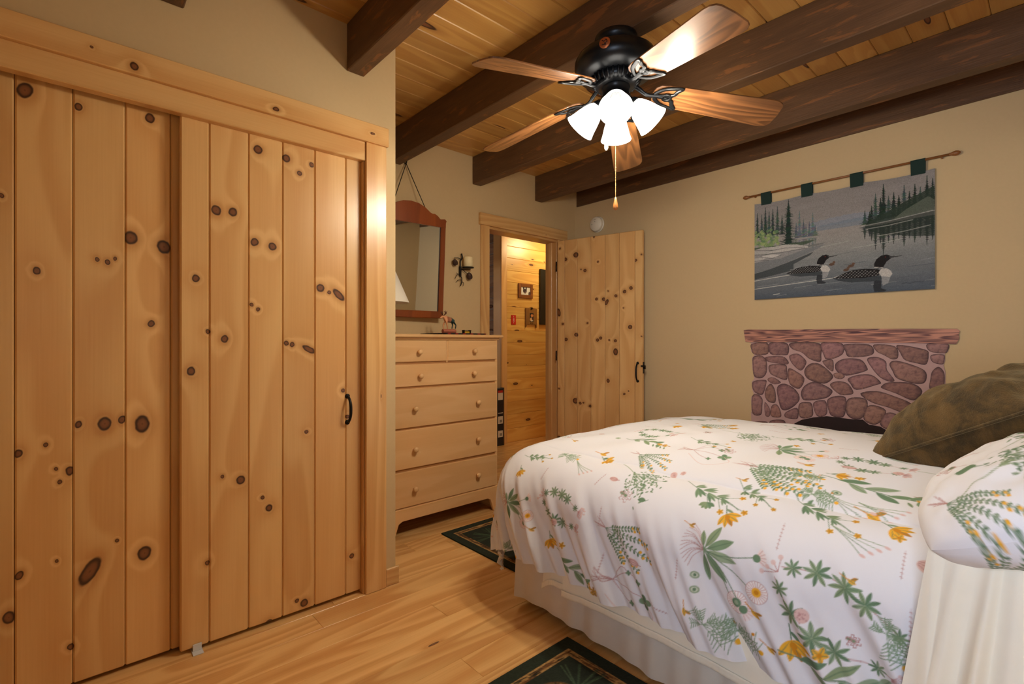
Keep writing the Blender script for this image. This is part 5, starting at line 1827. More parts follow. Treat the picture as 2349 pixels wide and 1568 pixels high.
def quilt_surface(S, T):
    """cloth coordinates (metres along the cloth) to points in the room"""
    es = np.maximum(0, QXF - S)
    en = np.maximum(0, QYN - T)
    ef = np.maximum(0, T - QYF)
    et = en + ef
    e = (es ** 3 + et ** 3) ** (1 / 3.0)
    ln = np.sqrt(es ** 2 + et ** 2) + 1e-9
    dx, dy = -es / ln, (ef - en) / ln
    arc = QR * PI / 2
    a = np.clip(e / QR, 0, PI / 2)
    h = QR * np.sin(a)
    drop = QR * (1 - np.cos(a))
    ex = np.maximum(0, e - arc)
    h = h + 0.05 * ex
    drop = drop + ex
    # folds: slanting ripples that deepen towards the hem
    sm = np.clip((e - 0.12) / 0.35, 0, 1) ** 1.3
    along = np.where(et >= es, S, T) * 1.0
    q = along - 0.55 * e
    rip = 0.6 * np.sin(q * 17 + 0.7) + 0.5 * np.sin(q * 37 + 2.1 + 1.8 * np.sin(along * 4)) + 0.32 * np.sin(q * 66 + 4.0 + 2 * np.sin(along * 5 + 1)) + 0.12 * np.sin(q * 120 + 3 * np.sin(along * 7))
    corner = np.minimum(es, et) / (np.maximum(es, et) + 1e-6)
    h = h + (0.028 * rip * sm) * (1 - 0.6 * corner) + 0.025 * sm * np.clip((0.55 - e) / 0.3, 0, 1)
    h = h + 0.035 * sm * corner * np.sin(np.arctan2(et, es + 1e-6) * 6)
    # rounded hem turning under
    hem_s, hem_t = QXF - QS0, QYN - QT0
    X = np.maximum(S, QXF) + dx * h
    Y = np.clip(T, QYN, QYF) + dy * h
    Z = QTOP - drop
    flat = 1 - np.clip(e / 0.25, 0, 1)
    Z = Z + flat * (0.105 * (np.clip(T - QYN, 0, 1) * np.clip(QYF + 0.12 - T, 0, 2) * 4 / (QYF + 0.12 - QYN) ** 2).clip(0, 1) ** 0.6 * (1 - 0.75 * np.exp(-(np.maximum(S, QXF) - QXF) / 0.28)) + 0.006 * np.sin(S * 9 + T * 4) * np.sin(T * 7 - S * 3) + 0.0035 * np.sin(S * 23 - T * 11 + 2 * np.sin(T * 5)))
    crease = np.sin(T * 38 + 3 * np.sin(S * 4 + T * 2) + S * 9)
    Z = Z + flat * 0.0022 * crease * np.clip(np.sin(S * 5 + 1) * np.sin(T * 4), 0, 1)
    return X, Y, Z


S_, T_ = np.meshgrid(qc.X, qc.Y, indexing='ij')
qX, qY, qZ = quilt_surface(S_, T_)
GRN = [lin(126, 152, 118), lin(108, 136, 106), lin(150, 168, 138), lin(140, 158, 120)]
YEL, YDK, PNK, PDK, STM = lin(236, 176, 52), lin(206, 136, 30), lin(220, 186, 180), lin(186, 138, 136), lin(140, 150, 118)
mrng = np.random.default_rng(21)


class Brush:
    """draws botanical motifs on a canvas; local x along the plant, y across, in metres"""

    def __init__(s, cv, x, y, ang, sc=1.0):
        s.cv, s.x, s.y, s.a, s.k = cv, x, y, ang, sc * 0.8

    def p(s, a, b):
        c, d = math.cos(s.a), math.sin(s.a)
        return (s.x + s.k * (a * c - b * d), s.y + s.k * (a * d + b * c))

    def line(s, pts, w, col, al=1.0):
        q = [tuple(v)[:2] for v in smooth_path([(*s.p(*t), 0) for t in pts], 5)]
        s.cv.line(q, max(w * s.k, s.cv.h * 0.75), col, al)

    def leaf(s, a, b, ln, w, an, col=None):
        s.cv.leaf(*s.p(a, b), ln * s.k, w * s.k, s.a + an, col or GRN[mrng.integers(4)], lin(92, 120, 92))

    def dot(s, a, b, r, col, al=1.0, r2=None, an=0.0):
        s.cv.ell(*s.p(a, b), r * s.k, (r2 or r) * s.k, s.a + an, col, al)


def m_daisy(b):
    for i in range(13):
        t = PI + (i - 6) * 0.16
        b.line([(0, 0), (0.05 * math.cos(t), 0.05 * math.sin(t) + 0.004 * (i % 3)), (0.085 * math.cos(t + .2), 0.085 * math.sin(t + .2))], 0.0016, PDK, 0.7)
    for an, ln, w in ((1.35, .085, .026), (0.75, .095, .030), (0.15, .10, .028), (-0.5, .105, .028), (-1.15, .09, .026), (2.0, .05, .018)):
        b.line([(0, 0), (0.02 * math.cos(an), 0.02 * math.sin(an))], 0.004, GRN[0])
        b.leaf(0.012 * math.cos(an), 0.012 * math.sin(an), ln, w, an)
    for ex, ey, typ in ((.155, .065, 0), (.17, -.03, 1), (.125, -.095, 2), (.165, -.105, 0)):
        b.line([(0.01, 0), (ex * .5, ey * .3), (ex, ey)], 0.0028, GRN[1])
        if typ == 0:
            for i in range(11):
                t = -0.9 + i * 0.18 + (0.5 if ey > 0 else -0.2)
                b.line([(ex, ey), (ex + .034 * math.cos(t), ey + .034 * math.sin(t))], 0.0030, PNK if i % 2 else lin(240, 222, 218))
            b.dot(ex + .004, ey, .012, GRN[1])
        else:
            b.dot(ex + .02, ey, .034, PDK, .8)
            b.dot(ex + .02, ey, .032, lin(246, 240, 238))
            for i in range(22):
                t = i * 2 * PI / 22
                b.line([(ex + .02 + .014 * math.cos(t), ey + .014 * math.sin(t)), (ex + .02 + .032 * math.cos(t), ey + .032 * math.sin(t))], 0.0013, PNK)
            b.dot(ex + .02, ey, .014, YEL if typ == 1 else GRN[1])
            b.dot(ex + .02, ey, .007, YDK if typ == 1 else GRN[2])


def m_woodruff(b):
    for (y0, bend, n) in ((0.035, .035, 5), (-.04, -.05, 5)):
        pts = [(0, y0 * .4), (.08, y0 + bend * .6), (.17, y0 + bend * .7), (.27, y0 + bend * .1)]
        b.line(pts, 0.0022, PDK, .9)
        path = smooth_path([(*q, 0) for q in pts], 6)
        for k in range(n):
            q = path[2 + int(k * (len(path) - 5) / (n - 1))]
            R = .014 + .022 * math.sin(PI * (k + .6) / n)
            for i in range(8):
                t = i * 2 * PI / 8 + .3 * k
                b.leaf(q.x, q.y, R, R * .30, t)
        q = path[-1]
        for i in range(14):
            t = (i - 7) * .2
            d = .018 + .02 * mrng.random()
            b.line([(q.x, q.y), (q.x + d * math.cos(t), q.y + d * math.sin(t))], .001, PDK, .7)
            b.dot(q.x + d * math.cos(t), q.y + d * math.sin(t), .0035, PNK)
    for k in range(4):
        b.line([(0, 0), (-.012 - .006 * k, .03 - .02 * k)], .0014, PDK)
        b.dot(-.014 - .006 * k, .03 - .02 * k, .006, PNK, .8)


def m_yellow(b):
    b.line([(-.035, .008), (0, 0)], .003, GRN[1])
    b.leaf(-.02, .004, .03, .010, .6)
    for an in (-.9, -.4, .1, .6, 1.1):
        b.leaf(0, 0, .046, .017, an, YEL if an != .1 else YDK)
    b.dot(.012, 0, .008, YDK)


def m_bud(b):
    b.line([(-.03, .004), (0, 0)], .0022, YDK)
    b.leaf(-.006, 0, .028, .012, -.1, YEL)
    b.leaf(.004, .002, .022, .009, .7, YDK)


def m_star(b):
    for i in range(5):
        b.leaf(0, 0, .018, .011, i * 2 * PI / 5, YEL)
    b.dot(0, 0, .005, YDK)


def m_carrot(b):
    b.line([(-.11, .012), (0, 0), (.06, -.004)], .003, GRN[3])
    for an, ln in ((.75, .10), (.45, .13), (.15, .13), (-.18, .12), (-.5, .13), (-.85, .09)):
        ex, ey = ln * math.cos(an), ln * math.sin(an)
        b.line([(.0, 0), (ex * .6, ey * .5), (ex, ey)], .0022, GRN[3])
        for k in range(26):
            t = .35 + .7 * mrng.random()
            b.leaf(ex * t + .018 * mrng.normal(), ey * t + .018 * mrng.normal(), .014, .006, mrng.random() * 6.3)


def m_thyme(b):
    for an, ln in ((.5, .16), (.22, .2), (-.05, .22), (-.35, .2), (-.6, .14)):
        b.line([(0, 0), (ln * .5 * math.cos(an * 1.1), ln * .5 * math.sin(an * 1.1)), (ln * math.cos(an), ln * math.sin(an))], .0018, GRN[1])
        for k in range(11):
            t = .2 + .8 * k / 10
            x, y = ln * t * math.cos(an), ln * t * math.sin(an)
            for sg in (-1, 1):
                b.leaf(x, y, .015, .008, an + sg * 1.0)
            if k > 6:
                b.dot(x + .008, y + .007 * (1 if k % 2 else -1), .0055, YEL)
    for k in range(7):
        b.line([(0, 0), (-.03 - .006 * k, .02 * math.sin(k * 2))], .0012, PDK, .7)


def m_clover(b):
    for k in range(9):
        b.line([(0, 0), (-.03, .01 * math.sin(k)), (-.07, .035 * math.sin(k * 1.7))], .0013, PDK, .7)
    for ex, ey, s in ((.12, .05, .6), (.16, -.01, 1.2), (.10, -.05, .5), (.07, .065, .4)):
        b.line([(0, 0), (ex * .5, ey + .012), (ex, ey)], .0018, PDK)
        for i in range(4):
            t = i * PI / 2 + .4
            b.dot(ex + .013 * s * math.cos(t), ey + .013 * s * math.sin(t), .013 * s, GRN[i % 2 + 0], 1, .010 * s, t)
    b.line([(.16, -.01), (.20, -.06), (.10, -.11), (0, -.05)], .0014, PNK)


def m_blades(b):
    b.line([(-.13, .012), (-.04, 0), (.05, .004), (.12, 0)], .0035, GRN[1])
    for a, an, ln in ((-.08, .45, .085), (-.05, -.35, .06), (-.01, .6, .09), (.02, -.45, .075), (.05, .3, .06), (.10, 1.0, .05), (.12, -.9, .04)):
        b.leaf(a, 0, ln, .024, an)
    for k in range(22):
        t = mrng.random()
        b.leaf(.12 + .06 * t, -.012 + .024 * mrng.random(), .018, .009, mrng.random() * 6.3, YEL if k % 3 else YDK)
    for k in range(4):
        b.leaf(.10 + .025 * k, -.015, .03, .009, -.9)


def m_seed(b):
    b.dot(0, 0, .022, PNK, 1, .013)
    for k in (-1, 0, 1):
        b.line([(-.02, .003 * k), (0, .008 * k), (.02, .003 * k)], .0012, PDK)
    b.line([(.02, 0), (.032, .002)], .0014, PDK)


def m_disc(b):
    b.dot(0, 0, .017, PNK)
    for k in range(16):
        b.dot(.012 * mrng.normal() * .6, .012 * mrng.normal() * .6, .0022, PDK, .8)


def m_pinkflower(b):
    b.leaf(-.03, .008, .03, .014, -.2)
    for i in range(12):
        t = i * 2 * PI / 12
        R = .018 + .008 * (i % 2)
        b.line([(0, 0), (R * math.cos(t), R * math.sin(t)), (R * math.cos(t + .4), R * math.sin(t + .4))], .0015, PDK, .8)
    b.dot(0, 0, .006, GRN[0])


def m_sprig(b):
    for an, ln in ((.6, .07), (.25, .10), (-.1, .11), (-.45, .09), (.95, .05), (2.2, .05), (2.7, .06), (-2.6, .05)):
        b.line([(0, 0), (ln * math.cos(an), ln * math.sin(an))], .0016, GRN[0])
        for k in range(5):
            t = .3 + .15 * k
            for sg in (-1, 1):
                b.line([(ln * t * math.cos(an), ln * t * math.sin(an)), (ln * (t + .18) * math.cos(an + sg * .35), ln * (t + .18) * math.sin(an + sg * .35))], .0013, GRN[0])
    b.dot(.115, -.008, .010, YEL)
    b.dot(.08, .05, .006, YDK)


def m_buttercup(b):
    b.line([(-.05, .02), (0, 0), (.06, -.01), (.12, -.005), (.17, -.02)], .0024, GRN[1])
    for a, an, ln, w in ((0, .9, .035, .010), (.01, -.7, .05, .012), (.03, .7, .045, .010), (.05, -.5, .05, .010), (.08, .5, .04, .009), (.10, -.6, .035, .008)):
        for d in (-.3, 0, .3):
            b.leaf(a, 0, ln, w, an + d)
    for ex, ey in ((.19, -.02), (.15, .03), (.13, -.05)):
        b.line([(.09, -.005), (ex, ey)], .0018, GRN[1])
        for i in range(5):
            b.leaf(ex, ey, .011, .008, i * 1.26, YEL)
        b.dot(ex, ey, .004, YDK)


def m_script(b):
    b.line([(-.04, 0), (.04, .001)], .0010, PDK, .45)
    for i in range(7):
        b.line([(-.036 + .011 * i, -.002), (-.034 + .011 * i, .003)], .0010, PDK, .5)


def m_leafbud(b):
    b.leaf(-.02, 0, .04, .024, 0.1)
    b.line([(.018, 0), (.03, .01)], .002, GRN[1])


def m_cleaf(b):
    b.line([(-.02, .04), (0, 0)], .0022, GRN[1])
    for t in (-2.4, -1.9, -1.4, -.9, -.4):
        b.leaf(0, 0, .038, .020, t)


def m_gdisc(b):
    b.dot(0, 0, .017, GRN[2], 1, .013)
    b.dot(0, 0, .011, lin(214, 220, 200), 1, .008)
    b.dot(0, 0, .006, GRN[1])


def m_thin(b):
    for k in range(4):
        y = .012 * (k - 1.5)
        b.line([(-.04, .01), (.02, y * .5), (.07 + .01 * k, y * 1.6)], .0018, GRN[k % 4])
        b.dot(.075 + .01 * k, y * 1.6, .008, PNK, 1, .004)


MOT = dict(leafbud=m_leafbud, cleaf=m_cleaf, gdisc=m_gdisc, thin=m_thin, daisy=m_daisy, woodruff=m_woodruff, yellow=m_yellow, bud=m_bud, star=m_star, carrot=m_carrot, thyme=m_thyme, clover=m_clover, blades=m_blades, seed=m_seed, disc=m_disc,
           pink=m_pinkflower, sprig=m_sprig, butter=m_buttercup, script=m_script)
QUILT_MOTIFS = [
    ('daisy', -1.65, 1.345, -0.05, 0.85), ('woodruff', -1.455, 1.415, -0.2, 0.95), ('disc', -1.375, 1.33, 0.0, 1.0), ('bud', -1.5, 1.27, -0.3, 1.0), ('yellow', -1.415, 1.245, -1.2, 1.1), ('star', -1.33, 1.25, 0.0, 1.0),
    ('sprig', -1.68, 1.125, 0.0, 0.9), ('blades', -1.29, 1.17, -0.35, 1.0), ('thyme', -1.125, 1.375, -0.3, 1.1), ('script', -1.155, 1.41, 1.57, 1.0), ('script', -1.135, 1.245, 1.57, 1.0), ('script', -1.49, 1.505, 1.4, 1.0),
    ('script', -1.21, 1.54, 1.2, 1.0), ('carrot', -1.1, 1.615, -0.45, 1.15), ('seed', -1.155, 1.555, 0.0, 1.0), ('pink', -1.075, 1.505, 0, 1.2), ('leafbud', -1.005, 1.505, 0.0, 1.0), ('disc', -0.97, 1.68, 0, 0.9),
    ('disc', -0.94, 1.695, 0, 0.7), ('butter', -0.855, 1.625, -0.25, 1.35), ('cleaf', -0.785, 1.565, 0.0, 1.0), ('yellow', -0.71, 1.535, -1.0, 1.25), ('bud', -0.81, 1.47, -0.2, 1.0), ('daisy', -0.75, 1.41, -0.25, 1.15),
    ('clover', -1.095, 1.195, -0.15, 1.1), ('gdisc', -0.775, 1.325, 0.0, 1.0), ('gdisc', -0.77, 1.285, 0.0, 1.0), ('bud', -0.795, 1.22, -1.2, 1.1), ('sprig', -0.735, 1.195, -0.3, 1.0), ('sprig', -0.655, 1.19, -0.1, 0.9),
    ('bud', -0.6, 1.28, -0.6, 1.1), ('script', -0.83, 1.33, 1.57, 1.0), ('script', -0.905, 1.165, -0.3, 1.0), ('woodruff', -0.53, 1.42, -0.42, 1.4), ('disc', -0.465, 1.33, 0, 1.25), ('yellow', -0.495, 1.245, -1.2, 1.5),
    ('star', -0.42, 1.25, 0, 1.35), ('pink', -0.355, 1.3, 0, 0.7), ('blades', -0.4, 1.2, 0, 1.2), ('script', -0.545, 1.515, 1.57, 1.3), ('script', -0.265, 1.525, 1.57, 1.2), ('script', -0.24, 1.39, 1.57, 1.2),
    ('seed', -0.21, 1.53, -0.3, 1.8), ('thin', -0.405, 1.57, -0.4, 1.2), ('yellow', -0.305, 1.635, -0.5, 1.3), ('star', -0.285, 1.6, 0, 1.2), ('bud', -0.365, 1.68, -0.3, 1.9), ('butter', -0.53, 1.66, -0.4, 1.2),
    ('blades', -0.395, 1.795, -0.15, 1.3), ('thin', -0.455, 1.705, -0.3, 1.3), ('thin', -0.37, 1.705, -0.2, 1.0), ('yellow', -0.49, 1.845, 0, 1.1), ('bud', -0.43, 1.85, 0.0, 1.0), ('bud', -0.595, 1.885, 0.0, 1.0),
    ('thyme', -0.745, 1.8, -0.25, 1.2), ('gdisc', -0.46, 1.735, 0.0, 1.0), ('sprig', -0.515, 1.7, 0, 0.7), ('bud', -0.595, 1.28, -0.5, 1.3), ('bud', -0.555, 1.195, -0.5, 1.2), ('butter', -0.715, 1.68, -0.5, 1.0),
    ('sprig', -0.285, 1.35, -1.0, 0.8), ('daisy', -0.73, 2.035, -0.1, 1.0), ('woodruff', -0.525, 2.0, -0.1, 0.9), ('star', -0.43, 1.85, 0.0, 1.0), ('carrot', -0.94, 2.175, -0.1, 1.0), ('seed', -0.48, 1.945, 0, 1.2),
    ('thyme', -0.715, 1.795, -0.2, 1.2), ('butter', -0.77, 2.215, 0, 1.1), ('star', -0.695, 2.11, 0.0, 1.0), ('sprig', -0.575, 1.795, 0, 0.7), ('bud', -0.73, 1.71, 0.0, 1.0), ('bud', -0.59, 1.89, 0, 1.3),
    ('blades', -1.245, 1.885, -0.2, 1.0), ('bud', -1.32, 1.7, 0, 1.6), ('yellow', -1.28, 1.67, -0.3, 1.1), ('sprig', -1.46, 1.625, 0, 0.8), ('clover', -0.985, 1.855, 0, 1.0), ('woodruff', -1.35, 2.045, -0.1, 0.9),
    ('yellow', -1.16, 2.27, 0.0, 1.0), ('butter', -1.63, 1.565, 0.3, 0.8), ('thyme', -1.165, 1.75, -0.3, 0.9), ('butter', -1.03, 1.97, -0.1, 1.0), ('yellow', -1.63, 1.49, -1.0, 0.9), ('thin', -1.36, 1.59, -0.5, 1.0),
    ('thyme', -1.2, 2.33, -0.1, 1.0), ('butter', -0.601, 2.93, -0.27, 0.86), ('clover', -2.086, 1.272, 0.3, 1.01), ('carrot', -1.717, 2.115, 0.22, 1.06), ('sprig', -0.847, 3.066, -0.32, 1.07), ('carrot', -1.778, 1.875, -0.25, 0.89),
    ('blades', -1.55, 2.913, -0.09, 0.98), ('daisy', -0.344, 2.38, 0.09, 1.02), ('thyme', -1.741, 2.565, -0.41, 1.02), ('butter', -0.236, 2.746, -0.38, 1.03), ('blades', -1.354, 2.545, 0.25, 1.08), ('clover', -1.535, 3.326, 0.16, 0.89),
    ('thyme', -1.902, 2.317, -0.29, 0.97), ('daisy', -2.17, 1.591, 0.24, 1.07), ('carrot', -0.825, 2.689, -0.5, 0.86), ('clover', -1.884, 1.632, -0.46, 0.9), ('thyme', -0.64, 3.221, -0.2, 1.03), ('sprig', -1.188, 2.75, -0.25, 0.97),
    ('clover', -1.22, 3.181, -0.34, 1.03), ('blades', -0.257, 3.111, -0.01, 1.08), ('thyme', -1.976, 3.031, -0.18, 1.05), ('woodruff', -1.953, 2.06, -0.48, 0.87), ('blades', -1.688, 3.115, 0.26, 0.87), ('butter', -2.149, 3.349, 0.04, 0.9),
    ('sprig', -0.595, 2.622, -0.11, 1.01), ('butter', -1.564, 2.39, -0.27, 0.91), ('woodruff', -1.88, 2.758, -0.16, 0.97), ('thyme', -2.153, 2.235, -0.23, 0.88), ('butter', -2.172, 1.905, -0.11, 1.05), ('sprig', -0.41, 3.346, -0.11, 0.87),
    ('carrot', -2.13, 2.741, 0.11, 0.85), ('clover', -0.906, 2.443, 0.28, 0.92), ('daisy', -1.895, 3.315, -0.05, 1.02), ('carrot', -0.231, 1.995, 0.06, 0.87), ('carrot', -1.01, 3.314, 0.13, 0.85), ('sprig', -2.088, 2.487, -0.23, 0.89),
    ('script', -1.796, 2.387, 0.04, 0.82), ('star', -0.478, 3.163, -0.42, 1.09), ('disc', -0.364, 2.98, 0.16, 0.87), ('star', -0.223, 2.565, 0.17, 1.15), ('bud', -1.965, 2.556, -0.06, 0.83), ('thin', -0.86, 3.323, -0.38, 0.92),
    ('star', -1.998, 1.912, -0.21, 1.18), ('yellow', -2.064, 3.165, -0.11, 0.86), ('bud', -1.6, 2.729, -0.04, 0.88), ('yellow', -0.499, 2.379, 0.05, 0.98), ('script', -1.385, 2.173, -0.25, 1.19), ('script', -0.529, 2.138, -0.25, 1.08),
    ('star', -0.911, 2.856, -0.12, 1.05), ('star', -0.999, 2.634, -0.3, 1.01), ('pink', -1.543, 3.106, -0.01, 1.15), ('pink', -2.042, 1.606, -0.01, 1.1), ('yellow', -1.053, 2.988, 0.16, 1.2), ('pink', -2.164, 2.914, 0.13, 0.88),
    ('star', -1.365, 3.279, -0.5, 1.16), ('script', -0.845, 2.331, 0.06, 1.06), ('seed', -1.52, 1.956, -0.43, 1.14), ('yellow', -1.355, 3.034, -0.4, 1.03), ('script', -1.785, 2.902, 0.03, 1.09), ('star', -0.69, 2.382, -0.13, 1.18),
    ('star', -1.768, 1.538, 0.22, 0.85), ('gdisc', -1.958, 1.446, 0.24, 1.0), ('gdisc', -0.735, 2.885, -0.32, 1.18), ('pink', -0.283, 3.259, -0.24, 1.03), ('seed', -1.432, 2.718, 0.26, 1.12), ('gdisc', -0.499, 2.732, -0.06, 0.91),
    ('bud', -1.544, 1.778, -0.34, 1.13), ('gdisc', -1.159, 2.91, -0.07, 0.94), ('star', -1.333, 2.342, 0.21, 0.93), ('yellow', -2.135, 1.413, 0.19, 1.11), ('gdisc', -0.971, 3.091, -0.39, 1.19), ('disc', -1.552, 2.581, 0.24, 0.85),
    ('pink', -1.75, 3.298, -0.05, 0.88), ('gdisc', -1.869, 1.355, -0.17, 0.84), ('script', -0.589, 3.344, -0.12, 0.81), ('thin', -1.374, 2.882, -0.21, 0.93), ('disc', -0.274, 2.227, -0.06, 1.13), ('bud', -0.804, 2.549, 0.16, 1.1),
    ('disc', -1.661, 1.987, -0.23, 1.17), ('script', -1.592, 2.177, -0.24, 1.15), ('yellow', -1.26, 2.186, -0.1, 1.13), ('thin', -1.223, 3.318, 0.21, 0.93), ('seed', -0.629, 3.054, -0.36, 1.07), ('disc', -1.781, 1.709, -0.34, 1.19),
    ('star', -1.188, 2.505, 0.08, 1.12), ('thin', -1.724, 2.785, 0.04, 1.16), ('yellow', -0.26, 1.166, -0.46, 1.1), ('gdisc', -1.385, 1.906, 0.15, 0.91), ('pink', -1.82, 1.226, -0.34, 1.14), ('pink', -0.866, 1.905, -0.35, 1.09),
    ('bud', -2.097, 2.022, -0.2, 0.83), ('yellow', -1.078, 2.395, -0.28, 0.9), ('yellow', -2.056, 1.78, 0.2, 1.05), ('star', -0.295, 2.865, -0.33, 1.11), ('star', -0.429, 2.225, -0.31, 1.12), ('script', -1.905, 1.76, -0.28, 0.97),
    ('pink', -0.63, 2.259, -0.26, 1.14), ('script', -1.106, 3.106, 0.06, 0.9), ('star', -1.972, 2.885, 0.13, 0.94), ('gdisc', -1.634, 3.229, -0.16, 0.96), ('yellow', -0.446, 2.494, 0.27, 0.99), ('seed', -1.845, 3.112, 0.03, 1.17),
    ('script', -2.12, 3.041, -0.06, 1.1), ('gdisc', -0.632, 2.499, -0.23, 0.94), ('script', -0.264, 1.806, -0.23, 0.82), ('pink', -1.046, 2.097, -0.23, 0.85), ('script', -1.44, 2.425, -0.07, 1.01), ('thin', -2.019, 3.294, -0.14, 1.05),
    ('star', -0.911, 2.045, -0.09, 0.89), ('yellow', -1.03, 2.276, 0.08, 1.14), ('yellow', -1.819, 2.0, -0.31, 0.89), ('seed', -1.0, 1.29, -0.24, 1.09), ('gdisc', -1.784, 2.253, -0.39, 1.07), ('script', -0.351, 2.671, 0.28, 0.89),
    ('gdisc', -0.467, 2.857, -0.44, 0.83), ('disc', -1.648, 1.859, 0.01, 0.84), ('thin', -0.382, 2.092, -0.01, 0.96), ('disc', -1.18, 2.023, 0.05, 0.91), ('disc', -0.349, 1.954, -0.43, 1.09), ('script', -1.451, 2.287, 0.08, 0.87),
    ('thin', -1.973, 1.187, -0.41, 1.08), ('seed', -1.055, 2.788, -0.49, 1.04), ('script', -2.058, 2.364, -0.31, 0.8), ('seed', -0.616, 2.777, -0.34, 1.19), ('thin', -1.987, 2.204, -0.09, 0.89), ('script', -1.219, 3.027, -0.31, 0.99),
    ('thin', -1.666, 2.298, -0.15, 1.15), ('pink', -1.996, 2.688, 0.13, 0.97), ('gdisc', -0.223, 2.983, -0.17, 0.99), ('bud', -0.368, 1.45, -0.24, 1.02),
]
PILLOW_MOTIFS = [('carrot', 0.02, 0.02, 2.4, 1.5), ('carrot', 0.2, -0.02, 2.2, 1.2), ('pink', 0.06, -0.13, 0.3, 1.5), ('seed', -0.06, -0.12, 1.0, 1.9), ('leafbud', 0.15, -0.09, 1.0, 1.8), ('script', -0.16, -0.03, 2.0, 1.3), ('yellow', -0.28, -0.17, -0.8, 1.5), ('butter', -0.3, -0.05, 0.4, 1.1), ('star', -0.2, 0.12, 0, 1.2), ('thyme', 0.25, -0.15, 0.8, 1.0), ('pink', 0.0, 0.2, 0, 1.2), ('woodruff', -0.25, 0.16, 0.1, 1.0), ('bud', 0.28, 0.15, 0, 1.3), ('blades', -0.1, -0.21, 0.05, 0.9)]

for kind, ms, mt_, an, sc_ in QUILT_MOTIFS:
    MOT[kind](Brush(qc, ms, mt_, an, sc_))
P = np.stack([qX, qY, qZ], -1)
qo = np.array([-0.95, 2.2, 0.5])
gs, gt = np.gradient(P, axis=0), np.gradient(P, axis=1)
nrm = np.cross(gs, gt)
nrm /= np.linalg.norm(nrm, axis=-1, keepdims=True) + 1e-12
quilt = link('floral_quilt', slab_mesh('floral_quilt', P - qo, qc.C, -0.012 * nrm), printed('quilt_cotton', 0.9, 1200, 0.05, None, 0.15), None, tuple(qo))
tag(quilt, 'white quilt printed with green and yellow wild flowers spread over the bed', 'quilt')


# ---- pillows
def pillow_points(n, m, w, h, th, pinch=0.35, seed=0, amp=0.006, rnd=0.0):
    u, v = np.meshgrid(np.linspace(-1, 1, n), np.linspace(-1, 1, m), indexing='ij')
    prof = np.clip((1 - np.abs(u) ** 2.6), 0, 1) ** 0.55 * np.clip((1 - np.abs(v) ** 2.6), 0, 1) ** 0.55
    # edges bow inwards between pointed corners
    ru, rv = u * np.sqrt(1 - rnd * v * v / 2), v * np.sqrt(1 - rnd * u * u / 2)
    x = ru * w / 2 * (1 - pinch * 0.25 * (1 - np.abs(v) ** 2.2) * np.abs(u) ** 3)
    y = rv * h / 2 * (1 - pinch * 0.25 * (1 - np.abs(u) ** 2.2) * np.abs(v) ** 3)
    wr = vnoise(n, m, 7, 6, seed) - 0.5 + 0.5 * (vnoise(n, m, 18, 14, seed + 1) - 0.5)
    z = prof * th / 2
    return u, v, x, y, z, wr * amp * 2 * np.clip(prof * 3, 0, 1)


def pillow(name, w, h, th, loc, rot, mat, label, canvas=None, n=120, m=90, pinch=0.35, seed=0, amp=0.006, rnd=0.0):
    e = empty(name, loc, rot)
    tag(e, label, 'pillow')
    u, v, x, y, z, wr = pillow_points(n, m, w, h, th, pinch, seed, amp, rnd)
    for s_, nm in ((1, 'front_cover'), (-1, 'back_cover')):
        P = np.stack([x, y, s_ * (z + wr)], -1)
        if s_ < 0:
            P = P[::-1]
        col = None
        if canvas is not None:
            col = canvas.C if s_ > 0 else canvas.C[::-1]
        link(nm, grid_mesh(nm, P, col), mat, e)
    return e


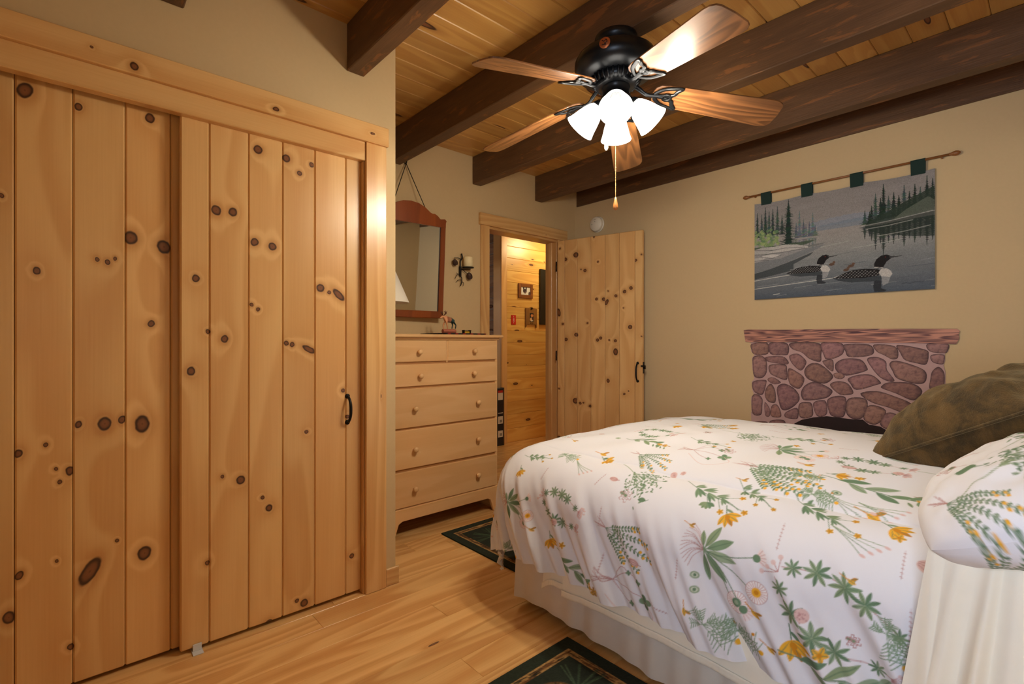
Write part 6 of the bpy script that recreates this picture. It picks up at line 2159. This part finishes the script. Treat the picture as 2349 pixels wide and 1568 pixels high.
def cloth_velvet():
    m = NT('brown_velvet')
    tc = m.n('ShaderNodeTexCoord').outputs['Object']
    n1 = m.noise(tc, 12.0, 6.0, 0.7, 0.4)
    n2 = m.noise(tc, 260.0, 2.0)
    col = m.mix(m.mapr(n1, 0.35, 0.66), lin(46, 35, 17), lin(94, 70, 34))
    col = m.mix(m.math('MULTIPLY', n2, 0.35), col, lin(40, 30, 14))
    m.bump(m.math('ADD', n2, m.math('MULTIPLY', n1, 2.0)), 0.5, 0.004)
    m.out(col, 0.75, 0.0, 0.2, None, 0.6)
    m.b.inputs['Sheen Tint'].default_value = (0.55, 0.42, 0.22, 1)
    return m.mat


pc = Canvas(-0.36, 0.36, -0.25, 0.25, 0.0036, lin(233, 233, 238))
for kind, a, b, an, sc_ in PILLOW_MOTIFS:
    MOT[kind](Brush(pc, a, b, an, sc_))


def basis(xa, ya):
    """rotation whose local x, y follow the given directions"""
    xa = Vector(xa).normalized()
    ya = Vector(ya)
    za = xa.cross(ya).normalized()
    ya = za.cross(xa)
    return Matrix((xa, ya, za)).transposed().to_euler()


pillow('floral_pillow', 0.74, 0.52, 0.24, (-0.02, 1.715, 0.855), basis((0.0, -1, -0.04), (0.86, 0, 0.51)), printed('pillow_cotton', 0.9, 1200, 0.05, None, 0.15),
       'white flowered pillow at the right edge of the bed', pc, pc.nx, pc.ny, 0.1, 3, 0.010, 0.75)
pillow('floral_pillow', 0.66, 0.50, 0.18, (0.19, 2.60, 0.99), basis((0.0, -1, 0.0), (0.55, 0, 0.83)), bpy.data.materials['pillow_cotton'],
       'white flowered pillow hidden behind the brown velvet cushion', pc, pc.nx, pc.ny, 0.1, 5, 0.008, 0.75)
vc = pillow('velvet_cushion', 0.54, 0.54, 0.32, (-0.165, 2.265, 0.925), basis((0.40, -0.20, 0.24), (0.30, 0.45, 0.12)), cloth_velvet(),
            'brown velvet cushion leaning on the white pillow', None, 110, 110, 0.30, 9, 0.012, 0.15)
u, v, x, y, z, wr = pillow_points(110, 110, 0.54, 0.54, 0.32, 0.30, 9, 0.012, 0.15)
edge = [(x[i, 0], y[i, 0], 0) for i in range(0, 109, 3)] + [(x[-1, j], y[-1, j], 0) for j in range(0, 109, 3)] + [(x[i, -1], y[i, -1], 0) for i in range(109, 0, -3)] + [(x[0, j], y[0, j], 0) for j in range(109, 0, -3)]
link('seam', tube_mesh(edge, 0.005, 6, True), bpy.data.materials['brown_velvet'], vc, (0, 0, 0), (0, 0, 0), True)
